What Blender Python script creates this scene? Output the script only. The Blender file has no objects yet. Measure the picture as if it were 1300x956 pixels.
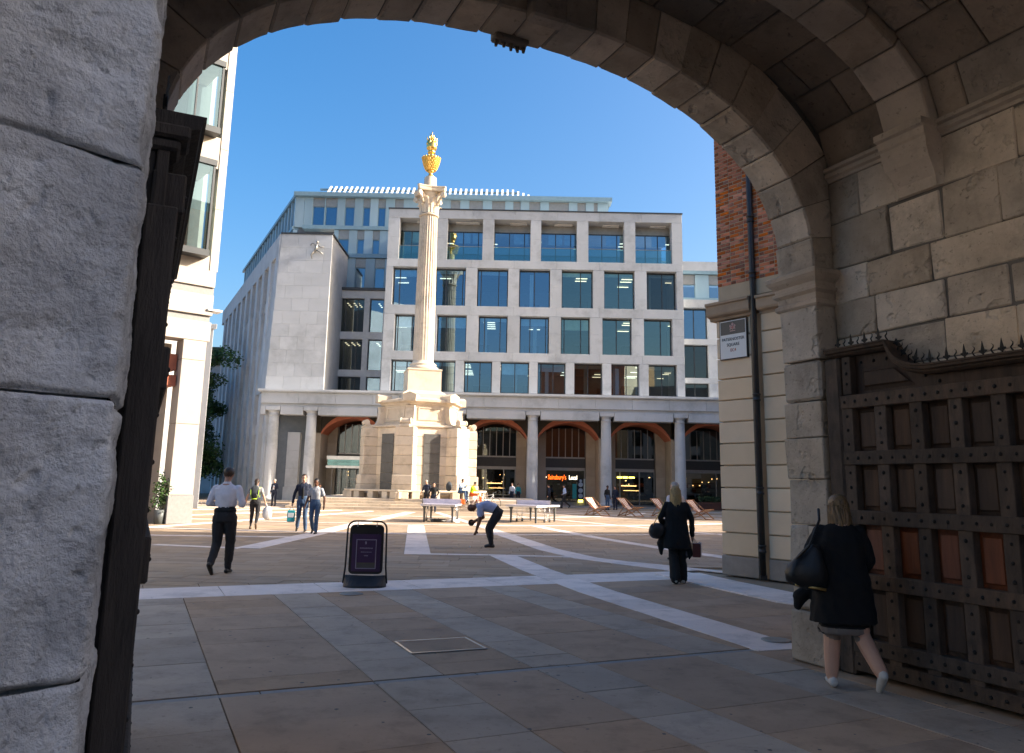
import bpy, bmesh, math, random
import numpy as np
from mathutils import Vector as V, Matrix, noise
S = bpy.context.scene
COL = S.collection
rnd = random.Random(7)
# ---------------------------------------------------------------- camera
PIT, ROL = math.radians(10.4), .02
_F = V((0, math.cos(PIT), math.sin(PIT))); _U = V((0, -math.sin(PIT), math.cos(PIT))); _X = V((1, 0, 0))
cr = _X*math.cos(ROL) + _U*math.sin(ROL); cu = _U*math.cos(ROL) - _X*math.sin(ROL)
cam = bpy.data.cameras.new("camera"); cam.lens = 1000/1300*36; cam.sensor_width = 36; cam.shift_y = -45/1300
cam.clip_end = 3000; cam.clip_start = .05
co = bpy.data.objects.new("camera", cam); COL.objects.link(co)
co.matrix_world = Matrix(((cr.x, cu.x, -_F.x, 0), (cr.y, cu.y, -_F.y, 0), (cr.z, cu.z, -_F.z, 1.6), (0, 0, 0, 1)))
S.camera = co
# ---------------------------------------------------------------- light
SUN_AZ = math.radians(-2)      # from +X towards +Y
SUN_EL = math.radians(26)
w = bpy.data.worlds.new("World"); S.world = w; w.use_nodes = True
nt = w.node_tree; bg = nt.nodes["Background"]
sk = nt.nodes.new("ShaderNodeTexSky"); sk.sky_type = 'NISHITA'; sk.sun_disc = False
sk.sun_elevation = SUN_EL; sk.sun_rotation = math.pi/2 - SUN_AZ
sk.air_density = 1.0; sk.dust_density = 4.5; sk.ozone_density = 1.6
hs_ = nt.nodes.new('ShaderNodeHueSaturation'); hs_.inputs['Saturation'].default_value = 1.5; nt.links.new(sk.outputs[0], hs_.inputs['Color'])
nt.links.new(hs_.outputs[0], bg.inputs[0]); bg.inputs[1].default_value = .102
sl = bpy.data.lights.new("sun", 'SUN'); sl.energy = 4.7; sl.angle = math.radians(.5); sl.color = (1, .9, .76)
so = bpy.data.objects.new("sun", sl); COL.objects.link(so)
sd = V((math.cos(SUN_AZ)*math.cos(SUN_EL), math.sin(SUN_AZ)*math.cos(SUN_EL), math.sin(SUN_EL)))
so.rotation_euler = sd.to_track_quat('Z', 'Y').to_euler(); so.location = (60, 0, 60)
S.view_settings.view_transform = 'Standard'; S.view_settings.look = 'None'; S.view_settings.gamma = 1
S.view_settings.exposure = 1.65
S.render.film_transparent = False
S.cycles.max_bounces = 8; S.cycles.transparent_max_bounces = 8; S.cycles.diffuse_bounces = 5
S.cycles.sample_clamp_indirect = 6

# ---------------------------------------------------------------- materials
def _mat(name):
    m = bpy.data.materials.new(name); m.use_nodes = True
    n = m.node_tree; return m, n, n.nodes["Principled BSDF"]
def mix(n, a, b, fac, typ='MIX'):
    x = n.nodes.new("ShaderNodeMix"); x.data_type = 'RGBA'; x.blend_type = typ
    for s, v in ((0, fac), (6, a), (7, b)):
        if hasattr(v, 'is_output'): n.links.new(v, x.inputs[s])
        else: x.inputs[s].default_value = v if s == 0 else (*v, 1) if len(v) == 3 else v
    return x.outputs[2]
def math_(n, op, a, b=0.):
    x = n.nodes.new("ShaderNodeMath"); x.operation = op
    for i, v in enumerate((a, b)):
        if hasattr(v, 'is_output'): n.links.new(v, x.inputs[i])
        else: x.inputs[i].default_value = v
    return x.outputs[0]
def ramp(n, v, lo, hi):
    x = n.nodes.new("ShaderNodeMapRange"); n.links.new(v, x.inputs[0]); x.inputs[1].default_value = lo; x.inputs[2].default_value = hi
    return x.outputs[0]
def tex(n, vec, scale, detail=4, rough=.55, stretch=None):
    if stretch:
        mp = n.nodes.new("ShaderNodeMapping"); mp.inputs[3].default_value = stretch; n.links.new(vec, mp.inputs[0]); vec = mp.outputs[0]
    t = n.nodes.new("ShaderNodeTexNoise"); t.inputs['Scale'].default_value = scale; t.inputs['Detail'].default_value = detail
    t.inputs['Roughness'].default_value = rough; n.links.new(vec, t.inputs[0]); return t.outputs[0]
def mat(name, col, col2=None, rough=.8, metal=0, scale=3., var=.5, rand=0., bump=0., bscale=20., island=False, obj=False, stretch=None, spec=.4, speck=0, pit=0., stain=0):
    """base colour varied by noise between col and col2, per object / per island variation, bump"""
    m, n, p = _mat(name)
    p.inputs['Roughness'].default_value = rough; p.inputs['Metallic'].default_value = metal
    p.inputs['Specular IOR Level'].default_value = spec
    if obj: vec = n.nodes.new("ShaderNodeTexCoord").outputs['Object']
    else: vec = n.nodes.new("ShaderNodeNewGeometry").outputs['Position']
    col2 = col2 or tuple(c*.8 for c in col)
    t = tex(n, vec, scale, 5, .6, stretch)
    f = ramp(n, t, .5-.22, .5+.22)
    c = mix(n, col, col2, math_(n, 'MULTIPLY', f, var*2 if var < .5 else 1))
    if stain:
        t5 = tex(n, vec, stain, 6, .7); c = mix(n, c, tuple(x*.62 for x in col2), math_(n, 'MULTIPLY', ramp(n, t5, .5, .66), .55))
    if speck:
        t3 = tex(n, vec, scale*9, 3, .7); c = mix(n, c, tuple(x*.45 for x in col2), math_(n, 'MULTIPLY', ramp(n, t3, .6, .72), speck))
    if rand:
        if island: r = n.nodes.new("ShaderNodeNewGeometry").outputs['Random Per Island']
        else: r = n.nodes.new("ShaderNodeObjectInfo").outputs['Random']
        k = math_(n, 'ADD', math_(n, 'MULTIPLY', r, rand*2), 1-rand)
        h = n.nodes.new("ShaderNodeHueSaturation"); n.links.new(k, h.inputs['Value'])
        h.inputs['Hue'].default_value = .5
        s = math_(n, 'ADD', math_(n, 'MULTIPLY', math_(n, 'FRACT', math_(n, 'MULTIPLY', r, 7.31)), rand*1.2), 1-rand*.6)
        n.links.new(s, h.inputs['Saturation']); n.links.new(c, h.inputs['Color']); c = h.outputs[0]
    n.links.new(c, p.inputs['Base Color'])
    if bump:
        b = n.nodes.new("ShaderNodeBump"); b.inputs['Strength'].default_value = bump; b.inputs['Distance'].default_value = .02
        t2 = tex(n, vec, bscale, 6, .65, stretch); hgt = t2
        if pit:
            t4 = tex(n, vec, bscale*.35, 3, .5); hgt = math_(n, 'SUBTRACT', t2, math_(n, 'MULTIPLY', ramp(n, t4, .6, .7), pit))
        n.links.new(hgt, b.inputs['Height']); n.links.new(b.outputs[0], p.inputs['Normal'])
    return m
def glow(name, col, st):
    m, n, p = _mat(name); p.inputs['Base Color'].default_value = (*col, 1)
    p.inputs['Emission Color'].default_value = (*col, 1); p.inputs['Emission Strength'].default_value = st; return m
def glass(name, tint, refl=.35, rough=.02, dark=.55, wav=.0):
    m = bpy.data.materials.new(name); m.use_nodes = True; n = m.node_tree
    for x in list(n.nodes):
        if x.type != 'OUTPUT_MATERIAL': n.nodes.remove(x)
    out = [x for x in n.nodes if x.type == 'OUTPUT_MATERIAL'][0]
    tr = n.nodes.new("ShaderNodeBsdfTransparent"); tr.inputs[0].default_value = (*[c*dark for c in tint], 1)
    gl = n.nodes.new("ShaderNodeBsdfGlossy"); gl.inputs['Roughness'].default_value = rough; gl.inputs[0].default_value = (*[min(1, c*1.05) for c in tint], 1)
    lw = n.nodes.new("ShaderNodeLayerWeight"); lw.inputs[0].default_value = .35
    f = math_(n, 'ADD', math_(n, 'MULTIPLY', lw.outputs['Fresnel'], .6), refl)
    mx = n.nodes.new("ShaderNodeMixShader"); n.links.new(f, mx.inputs[0]); n.links.new(tr.outputs[0], mx.inputs[1]); n.links.new(gl.outputs[0], mx.inputs[2])
    if wav:
        b = n.nodes.new("ShaderNodeBump"); b.inputs['Strength'].default_value = wav; b.inputs['Distance'].default_value = .05
        t = tex(n, n.nodes.new("ShaderNodeNewGeometry").outputs['Position'], .6, 2); n.links.new(t, b.inputs['Height']); n.links.new(b.outputs[0], gl.inputs['Normal'])
    n.links.new(mx.outputs[0], out.inputs[0]); return m
M = {}
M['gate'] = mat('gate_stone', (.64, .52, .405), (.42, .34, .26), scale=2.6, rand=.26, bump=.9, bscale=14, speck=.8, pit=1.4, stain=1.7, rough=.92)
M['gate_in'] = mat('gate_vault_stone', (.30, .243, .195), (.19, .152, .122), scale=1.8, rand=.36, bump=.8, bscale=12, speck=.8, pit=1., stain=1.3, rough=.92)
M['gate_rib'] = mat('gate_rib_stone', (.53, .43, .34), (.37, .30, .235), scale=1.8, rand=.22, bump=.7, bscale=12, speck=.6, stain=1.5, rough=.92)
M['near'] = mat('gate_weathered_stone', (.72, .74, .77), (.34, .35, .37), scale=3.2, rand=.08, bump=.8, bscale=70, speck=.7, stain=6, rough=.95)
M['mortar'] = mat('mortar', (.16, .14, .12), rough=1, bump=.4)
M['bwood'] = mat('door_oak', (.085, .048, .03), (.035, .021, .014), scale=3, rand=.25, bump=.5, bscale=9, stretch=(4, 4, .5), rough=.7)
M['bwood2'] = mat('door_oak_new', (.19, .055, .022), (.09, .028, .012), scale=4, rand=.15, bump=.4, bscale=9, stretch=(5, 5, .5), rough=.6)
M['brail'] = mat('door_rail', (.10, .066, .046), (.045, .031, .023), scale=5, rand=.25, bump=.6, bscale=14, stretch=(3, 3, 1), rough=.75, stain=5, speck=.3)
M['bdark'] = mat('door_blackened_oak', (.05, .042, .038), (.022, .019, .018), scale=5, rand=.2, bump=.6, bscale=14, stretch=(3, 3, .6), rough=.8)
M['iron'] = mat('old_iron', (.03, .028, .027), (.015, .014, .014), rough=.55, metal=.6, scale=8)
M['pav'] = mat('york_paver', (.41, .285, .19), (.33, .23, .155), scale=1.6, rand=.12, bump=.3, bscale=14, speck=.4, stain=2.3, rough=.8)
M['pavg'] = mat('grey_paver', (.42, .345, .275), (.35, .285, .225), scale=1.6, rand=.1, bump=.3, bscale=14, speck=.5, stain=2.1, rough=.8)
M['pavs'] = mat('york_paver_field', (.385, .285, .195), (.315, .23, .155), scale=.35, rand=.14, island=True, bump=.15, bscale=10, speck=.3, stain=.5, rough=.8)
M['strip'] = mat('granite_strip', (.78, .68, .62), (.68, .59, .54), scale=3, rand=.1, island=True, speck=.5, bump=.1, rough=.75, stain=1.5)
M['ground'] = mat('ground_bed', (.30, .23, .16), rough=1, scale=2)
M['asphalt'] = mat('far_ground', (.10, .095, .09), rough=1, scale=.5)
M['conc'] = mat('portland_cladding', (.50, .515, .535), (.43, .445, .46), scale=.6, rand=.08, bump=.1, bscale=5, speck=.15, rough=.85, stain=.45, stretch=(1, 1, .45))
M['conc2'] = mat('portland_wall', (.51, .52, .535), (.45, .46, .47), scale=.5, bump=.1, bscale=4, rough=.85, rand=.07, stretch=(1, 1, 2.5), stain=.3)
M['warm'] = mat('arcade_stone', (.42, .35, .27), (.34, .28, .215), scale=1.2, rand=.08, bump=.1, rough=.85)
M['mon'] = mat('monument_stone', (.62, .52, .405), (.52, .435, .335), scale=1., rand=.1, bump=.15, bscale=8, rough=.85, stain=1.3, speck=.15, stretch=(1, 1, .5))
M['slate'] = mat('slate_panel', (.10, .095, .09), (.06, .058, .055), scale=3, rough=.5)
M['redbrick'] = mat('arch_red', (.46, .15, .08), (.36, .11, .06), scale=3, rough=.8)
M['gold'] = mat('gilding', (.95, .62, .18), (.8, .45, .1), metal=.9, rough=.28, scale=6, spec=.6)
M['teal'] = mat('teal_cladding', (.30, .41, .47), (.26, .36, .42), scale=1.2, rough=.4, rand=.1, stretch=(1, 1, .2))
M['tealtrim'] = mat('teal_metal_trim', (.20, .31, .38), rough=.4)
M['slat'] = mat('white_metal', (.75, .75, .74), rough=.45)
M['frame'] = mat('bronze_frame', (.06, .065, .07), rough=.45, metal=.3)
M['dframe'] = mat('dark_fascia', (.045, .043, .042), rough=.5)
M['alu'] = mat('alu_frame', (.32, .31, .29), rough=.4, metal=.4)
M['glass'] = glass('window_glass', (.50, .74, .95), .25, .01, .8, .02)
M['glassg'] = glass('window_glass_green', (.62, .82, .80), .18, .02, .75, .02)
M['glassd'] = glass('window_glass_dark', (.55, .62, .62), .10, .02, .5)
M['gbal'] = glass('balustrade_glass', (.55, .85, .85), .14, .02, .8)
M['inside'] = mat('office_inside', (.16, .18, .20), rough=.9)
M['blind'] = mat('blind', (.75, .85, .80), rough=.9)
M['curtain'] = mat('curtain', (.55, .60, .55), rough=.9, stretch=(8, 8, .2), scale=2)
M['olight'] = glow('office_light', (1, .84, .55), 1.1)
M['wlight'] = glow('warm_light', (1, .55, .2), 4.)
M['ylight'] = glow('yellow_sign', (1, .85, .12), 2.0)
M['sorange'] = glow('orange_sign', (1, .12, .01), 1.6)
M['swhite'] = glow('white_sign', (1, .86, .6), 1.5)
M['shopin'] = mat('shop_inside', (.05, .04, .03), rough=.9)
M['lblb'] = mat('pale_stone', (.44, .40, .35), (.39, .35, .31), scale=.8, bump=.1, rough=.85, rand=.04)
M['granite'] = mat('grey_granite', (.28, .27, .26), (.22, .215, .21), scale=10, speck=.4, rough=.7)
M['rust'] = mat('sandstone_ashlar', (.80, .60, .40), (.72, .53, .345), scale=1.5, rand=.09, bump=.15, bscale=15, rough=.85)
M['plinth'] = mat('sandstone_plinth', (.36, .30, .25), (.28, .235, .20), scale=6, speck=.5, bump=.3, rough=.9)
M['cornice'] = mat('cornice_stone', (.46, .33, .22), (.36, .26, .175), scale=3, bump=.3, rough=.9)
M['brick1'] = mat('brick_red', (.62, .19, .07), (.46, .13, .055), scale=12, rand=.3, bump=.3, bscale=40, rough=.85)
M['brick2'] = mat('brick_dark', (.36, .115, .055), (.26, .085, .045), scale=12, rand=.3, bump=.3, bscale=40, rough=.85)
M['bmort'] = mat('brick_mortar', (.55, .42, .28), rough=.95)
M['pipe'] = mat('painted_pipe', (.055, .045, .038), (.035, .03, .027), rough=.35, scale=8)
M['black'] = mat('black_paint', (.012, .012, .013), rough=.35)
M['blackp'] = mat('black_plastic', (.03, .031, .034), (.02, .02, .022), rough=.5)
M['white'] = mat('white_enamel', (.78, .77, .74), (.72, .71, .68), rough=.35)
M['signgrey'] = mat('sign_dark_band', (.085, .08, .075), rough=.35)
M['signred'] = mat('sign_red', (.45, .05, .03), rough=.5)
M['signpink'] = mat('sign_crest', (.55, .35, .32), rough=.5)
M['purple'] = mat('poster_purple', (.05, .022, .075), (.04, .018, .06), rough=.3)
M['lav'] = mat('poster_lavender', (.30, .26, .34), rough=.4)
M['olive'] = mat('poster_olive', (.12, .10, .03), rough=.4)
M['leaf'] = mat('tree_leaf', (.060, .12, .030), (.03, .07, .018), scale=2, rand=.4, island=True, rough=.6)
M['bark'] = mat('tree_bark', (.12, .09, .07), rough=.95, bump=.5)
M['hedge'] = mat('hedge_leaf', (.045, .075, .028), (.03, .05, .02), scale=3, rand=.35, island=True, rough=.7)
M['planter'] = mat('planter_rust', (.09, .035, .025), rough=.8)
M['deckw'] = mat('deckchair_wood', (.36, .17, .07), (.26, .12, .05), scale=4, rough=.55, obj=True)
M['deckr'] = mat('deckchair_rust_cloth', (.30, .085, .045), rough=.9, obj=True)
M['deckc'] = mat('deckchair_cream_cloth', (.75, .66, .56), rough=.9, obj=True)
M['ptop'] = mat('table_top', (.42, .40, .47), rough=.4)
M['pwhite'] = mat('net_white', (.72, .68, .76), rough=.8)
M['pgrey'] = mat('leg_grey', (.10, .11, .11), rough=.5)
M['chrome'] = mat('steel_tube', (.5, .5, .5), metal=.8, rough=.3)
M['skin'] = mat('skin_light', (.58, .34, .24), (.52, .29, .20), obj=True, scale=6, rough=.55)
M['skind'] = mat('skin_brown', (.17, .075, .042), (.13, .055, .032), obj=True, scale=6, rough=.5)
M['skinm'] = mat('skin_tan', (.40, .21, .14), (.35, .18, .12), obj=True, scale=6, rough=.5)
M['hairb'] = mat('hair_brown', (.05, .028, .016), (.03, .017, .01), obj=True, scale=14, rough=.5, stretch=(6, 6, .6))
M['hairk'] = mat('hair_black', (.012, .01, .009), obj=True, rough=.45)
M['hairg'] = mat('hair_grey', (.42, .38, .34), (.3, .27, .24), obj=True, scale=14, rough=.6)
M['hairbl'] = mat('hair_blond', (.48, .31, .12), (.25, .15, .06), obj=True, scale=22, rough=.42, stretch=(6, 6, .35))
M['hairdb'] = mat('hair_dark_blond', (.30, .175, .075), (.08, .05, .028), obj=True, scale=22, rough=.4, stretch=(6, 6, .35))
def cloth(k, c, c2=None, r=.85, sc=10): M[k] = mat(k, c, c2 or tuple(x*.82 for x in c), obj=True, rough=r, scale=sc, bump=.25, bscale=26)
cloth('shirt_white', (.74, .70, .74)); cloth('trouser_black', (.022, .021, .024)); cloth('shoe_black', (.015, .013, .012), r=.4)
cloth('coat_black', (.006, .006, .0075)); cloth('black_top', (.012, .012, .013)); cloth('floral', (.03, .03, .035), (.55, .52, .5), sc=26); cloth('legging', (.02, .02, .024))
cloth('navy', (.016, .022, .045)); cloth('jeans', (.035, .065, .13), (.07, .12, .20)); cloth('tee_grey', (.42, .42, .43), (.34, .34, .35)); cloth('tee_white', (.68, .70, .78))
cloth('tee_lightblue', (.36, .42, .62)); cloth('hiviz', (.55, .80, .02)); cloth('orange', (.85, .14, .02)); cloth('paleblue', (.42, .55, .72)); cloth('skirt_grey', (.21, .18, .16)); cloth('bag_black', (.014, .013, .013), r=.38)
cloth('bag_grey', (.055, .062, .068)); cloth('lime', (.40, .60, .04)); cloth('bag_white', (.75, .74, .72), r=.5); cloth('turquoise', (.03, .36, .40), r=.5); cloth('bag_brown', (.10, .022, .02), r=.5); cloth('shirt_bluish', (.52, .62, .85)); cloth('bag_pink', (.55, .45, .45)); cloth('vest', (.05, .10, .20)); cloth('shoe_white', (.6, .58, .55)); cloth('shoe_brown', (.12, .08, .05)); cloth('sock', (.3, .29, .27))
M['gold_m'] = mat('brass_chain', (.75, .5, .18), metal=.9, rough=.35)

# ---------------------------------------------------------------- geometry helpers
def props(o, label=None, cat=None, group=None, kind=None):
    for k, v in (('label', label), ('category', cat), ('group', group), ('kind', kind)):
        if v: o[k] = v
    return o
WL = {}
def empty(name, loc, label=None, cat=None, group=None, rz=0):
    o = bpy.data.objects.new(name, None); COL.objects.link(o); o.location = loc; o.rotation_euler = (0, 0, rz); o.empty_display_size = .2
    WL[o] = V(loc); return props(o, label, cat, group)
def link(name, me, parent=None, loc=None, rot=None):
    o = bpy.data.objects.new(name, me); COL.objects.link(o)
    if parent: o.parent = parent
    if loc is not None: o.location = loc
    if rot is not None: o.rotation_euler = rot
    return o
class MB:
    def __init__(s): s.v = []; s.f = []; s.mi = []; s.sm = []; s.cur = 0; s.smooth = False
    def add(s, vs, fs, T=None):
        b = len(s.v)
        s.v += [tuple(T @ V(v)) for v in vs] if T else [tuple(v) for v in vs]
        for f in fs: s.f.append([b+i for i in f]); s.mi.append(s.cur); s.sm.append(s.smooth)
        return s
    def box(s, x0, x1, y0, y1, z0, z1, T=None):
        return s.add([(x, y, z) for x in (x0, x1) for y in (y0, y1) for z in (z0, z1)],
                     [(0, 1, 3, 2), (4, 6, 7, 5), (0, 4, 5, 1), (2, 3, 7, 6), (0, 2, 6, 4), (1, 5, 7, 3)], T)
    def hexa(s, p):   # p[i*4+j*2+k]
        return s.add(p, [(0, 1, 3, 2), (4, 6, 7, 5), (0, 4, 5, 1), (2, 3, 7, 6), (0, 2, 6, 4), (1, 5, 7, 3)])
    def chex(s, p, ch=.012, T=None):
        p = [V(q) for q in p]; vid = {}; vs = []
        for c in range(8):
            ds = []
            for a in range(3):
                o = p[c ^ (4 >> a)]; d = o-p[c]; L = d.length or 1; ds.append(d/L*min(ch, L*.4))
            for a in range(3):
                vid[c, a] = len(vs); vs.append(p[c]+sum((ds[b] for b in range(3) if b != a), V()))
        fs = []
        for a in range(3):
            A = 4 >> a; o = [x for x in (4, 2, 1) if x != A]
            for sgn in (0, A): fs.append([vid[sgn | q, a] for q in (0, o[0], o[0] | o[1], o[1])])
            for q in (0, o[0], o[1], o[0] | o[1]):
                a1, a2 = [x for x in range(3) if x != a]
                fs.append([vid[q, a1], vid[q | A, a1], vid[q | A, a2], vid[q, a2]])
        for c in range(8): fs.append([vid[c, 0], vid[c, 1], vid[c, 2]])
        return s.add(vs, fs, T)
    def cbox(s, x0, x1, y0, y1, z0, z1, ch=.01, T=None):
        return s.chex([(x, y, z) for x in (x0, x1) for y in (y0, y1) for z in (z0, z1)], ch, T)
    def loft(s, rings, cap=True, closed=True):
        n = len(rings[0]); b = len(s.v); s.v += [tuple(q) for r in rings for q in r]; m = n if closed else n-1
        for i in range(len(rings)-1):
            for j in range(m):
                k = (j+1) % n; s.f.append([b+i*n+j, b+i*n+k, b+(i+1)*n+k, b+(i+1)*n+j]); s.mi.append(s.cur); s.sm.append(s.smooth)
        if cap and closed:
            s.f.append([b+j for j in range(n)][::-1]); s.f.append([b+(len(rings)-1)*n+j for j in range(n)])
            s.mi += [s.cur]*2; s.sm += [False]*2
        return s
    def tube(s, pts, r, n=8, cap=True):
        pts = [V(p) for p in pts]; R = r if isinstance(r, (list, tuple)) else [r]*len(pts); rings = []; prev = None
        for i, p in enumerate(pts):
            d = (pts[min(i+1, len(pts)-1)]-pts[max(i-1, 0)]).normalized()
            a = prev if prev else (V((0, 0, 1)) if abs(d.z) < .9 else V((1, 0, 0)))
            x = d.cross(a).normalized(); y = x.cross(d).normalized(); prev = y
            rings.append([p+(x*math.cos(t)+y*math.sin(t))*R[i] for t in (2*math.pi*j/n for j in range(n))])
        sm = s.smooth; s.smooth = True; s.loft(rings, cap); s.smooth = sm; return s
    def lathe(s, prof, c=(0, 0, 0), n=24, smooth=True):
        c = V(c); sm = s.smooth; s.smooth = smooth
        s.loft([[c+V((r*math.cos(t), r*math.sin(t), z)) for t in (2*math.pi*j/n for j in range(n))] for r, z in prof]); s.smooth = sm; return s
    def ellip(s, c, r, n=12, m=8, T=None):
        c = V(c); sm = s.smooth; s.smooth = True; rings = []
        for i in range(m+1):
            ph = -math.pi/2+math.pi*i/m*.999+.0005
            rings.append([c+V((r[0]*math.cos(ph)*math.cos(t), r[1]*math.cos(ph)*math.sin(t), r[2]*math.sin(ph))) for t in (2*math.pi*j/n for j in range(n))])
        if T: rings = [[T @ q for q in rr] for rr in rings]
        s.loft(rings); s.smooth = sm; return s
    def poly(s, pts, d):   # extrude planar polygon pts by vector d
        n = len(pts); d = V(d); vs = [V(p) for p in pts]+[V(p)+d for p in pts]
        return s.add(vs, [list(range(n))[::-1], [n+i for i in range(n)]]+[(i, (i+1) % n, n+(i+1) % n, n+i) for i in range(n)])
    def mesh(s, name, mats, off=None, recalc=True):
        me = bpy.data.meshes.new(name)
        vs = [(x-off[0], y-off[1], z-off[2]) for x, y, z in s.v] if off is not None else s.v
        me.from_pydata(vs, [], s.f)
        for m in (mats if isinstance(mats, (list, tuple)) else [mats]): me.materials.append(M[m] if isinstance(m, str) else m)
        me.polygons.foreach_set('material_index', s.mi); me.polygons.foreach_set('use_smooth', s.sm)
        if recalc:
            bm = bmesh.new(); bm.from_mesh(me); bmesh.ops.recalc_face_normals(bm, faces=bm.faces); bm.to_mesh(me); bm.free()
        me.update(); return me
    def build(s, name, mats, parent=None, world=True, **k):
        off = WL[parent] if (parent and world and parent in WL) else None
        o = link(name, s.mesh(name, mats, off), parent)
        if parent is None or not world: WL[o] = V((0, 0, 0))
        else: WL[o] = WL.get(parent, V((0, 0, 0)))
        return props(o, **k)
def copytree(o, parent=None, loc=None, rz=None):
    c = o.copy(); COL.objects.link(c)
    if parent: c.parent = parent; c.matrix_parent_inverse = o.matrix_parent_inverse
    if loc is not None: c.location = loc
    if rz is not None: c.rotation_euler = (0, 0, rz)
    for ch in KIDS.get(o, []): KIDS.setdefault(c, []).append(copytree(ch, c))
    return c
KIDS = {}
def regkids(*roots):
    for o in COL.objects:
        if o.parent: KIDS.setdefault(o.parent, []); KIDS[o.parent].append(o) if o not in KIDS[o.parent] else None
def text(s, size, mat, parent, origin, xdir, ydir, off, name='lettering', ext=.002, wx=1., **k):
    cu_ = bpy.data.curves.new(name, 'FONT'); cu_.body = s; cu_.size = size; cu_.extrude = ext; cu_.align_x = 'CENTER'; cu_.align_y = 'CENTER'; cu_.resolution_u = 3
    if k.pop('bold', False): cu_.offset = size*.02
    to = bpy.data.objects.new('t', cu_); COL.objects.link(to)
    me = bpy.data.meshes.new_from_object(to.evaluated_get(bpy.context.evaluated_depsgraph_get())); bpy.data.objects.remove(to)
    X = V(xdir).normalized(); Y = V(ydir).normalized(); Z = X.cross(Y); o0 = V(origin)
    me.transform(Matrix(((X.x*wx, Y.x, Z.x, o0.x-off.x), (X.y*wx, Y.y, Z.y, o0.y-off.y), (X.z*wx, Y.z, Z.z, o0.z-off.z), (0, 0, 0, 1))))
    me.materials.clear(); me.materials.append(M[mat]); return props(link(name, me, parent), **k)
# ================================================================ stone gateway (camera stands under it)
GA = .433; gd = V((-math.sin(GA), math.cos(GA), 0)); gr = V((math.cos(GA), math.sin(GA), 0))
def G(r, d, z): return gr*r + gd*d + V((0, 0, z))
gate = empty('stone_gateway', G(2.9, 4, 0), 'old weathered stone gateway whose wide arched passage frames the whole view', 'gateway')
def curve(w, h, s, e, n=400, c=2.9, off=0.):
    P = []
    for i in range(n+1):
        th = math.pi*i/n; co_, si = math.cos(th), math.sin(th)
        P.append(V((c+w*math.copysign(abs(co_)**(2/e), co_), s+h*abs(si)**(2/e))))
    L = [0.]
    for a, b in zip(P, P[1:]): L.append(L[-1]+(b-a).length)
    def at(u):       # u in 0..1 by arc length -> point, outward normal
        t = u*L[-1]; lo, hi = 0, n
        while hi-lo > 1:
            m = (lo+hi)//2
            if L[m] <= t: lo = m
            else: hi = m
        k = (t-L[lo])/max(1e-9, L[hi]-L[lo]); p = P[lo].lerp(P[hi], k)
        a, b = P[max(0, lo-2)], P[min(n, hi+2)]; tg = (b-a).normalized(); nn = V((tg.y, -tg.x))
        if nn.dot(p-V((c, s-.3))) < 0: nn = -nn
        return p, nn
    at.L = L[-1]; return at
J = lambda a: rnd.uniform(-a, a)
def arcblock(at, u0, u1, d0, d1, t0, t1, mat_, name, ch=.014, gap=.006, jit=.006):
    g = gap/at.L; p = []
    ji = J(jit)
    for u in (u0+g, u1-g):
        q, n_ = at(u)
        for d in (d0+gap, d1-gap):
            for t in (t0+ji, t1):
                x = q+n_*t; p.append(G(x.x+J(jit*.5), d+J(jit*.6), x.y+J(jit*.5)))
    return MB().chex(p, ch).build(name, mat_, gate)
def archstone(at, u0, u1, d0, d1, t1, mat_, ch=.014, gap=.004):
    g = gap/at.L; c = ch/at.L; j = J(.006); n = 5; us = [u0+g]+[u0+g+c+(u1-u0-2*g-2*c)*k/n for k in range(n+1)]+[u1-g]; rings = []
    for i, u in enumerate(us):
        q, n_ = at(min(1, max(0, u))); e = ch if i in (0, len(us)-1) else 0; rg = []
        for d, t in ((d0+ch, e), (d1-ch, e), (d1, ch+e*.3), (d1, t1), (d0, t1), (d0, ch+e*.3)):
            x = q+n_*(t+j+(noise.noise(V((u*60, d*5, 1)))*.006 if t < .1 else 0)); rg.append(G(x.x, d, x.y))
        rings.append(rg)
    return MB().loft(rings).build('voussoir', mat_, gate)
# rings of voussoirs: outer (far) ring, near ring
FR = curve(3.0, 1.88, 3.79, 2.28); VL = curve(3.25, 1.3, 4.85, 2.15); RB = curve(3.16, 1.2, 4.86, 2.15)
def ring(d0, d1, n=25):
    for i in range(n):
        b = i in (0, n-1)
        e = rnd.uniform(.0, .012)
        archstone(FR, i/n, (i+1)/n, d0+(J(.012) if d0 > 3 else 0), d1+J(.018), .62, 'gate' if (i < 9) else 'gate_rib', ch=.012+e)
ring(5.63, 6.12)
ring(1.55, 2.05, 21)
# keystone dropping below the inner ring face, with a broken carved bracket at its far edge
ku = .5+.006
q, n_ = FR(ku)
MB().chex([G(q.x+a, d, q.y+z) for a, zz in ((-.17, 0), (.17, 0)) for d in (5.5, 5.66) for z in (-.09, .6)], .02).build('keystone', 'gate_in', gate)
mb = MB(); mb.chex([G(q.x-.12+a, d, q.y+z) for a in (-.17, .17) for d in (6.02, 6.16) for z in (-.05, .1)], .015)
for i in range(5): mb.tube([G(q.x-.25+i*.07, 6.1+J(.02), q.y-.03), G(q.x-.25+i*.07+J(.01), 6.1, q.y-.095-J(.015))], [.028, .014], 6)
mb.build('carved_bracket', 'gate_in', gate, label='broken carved bracket hanging at the arch crown')
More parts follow.
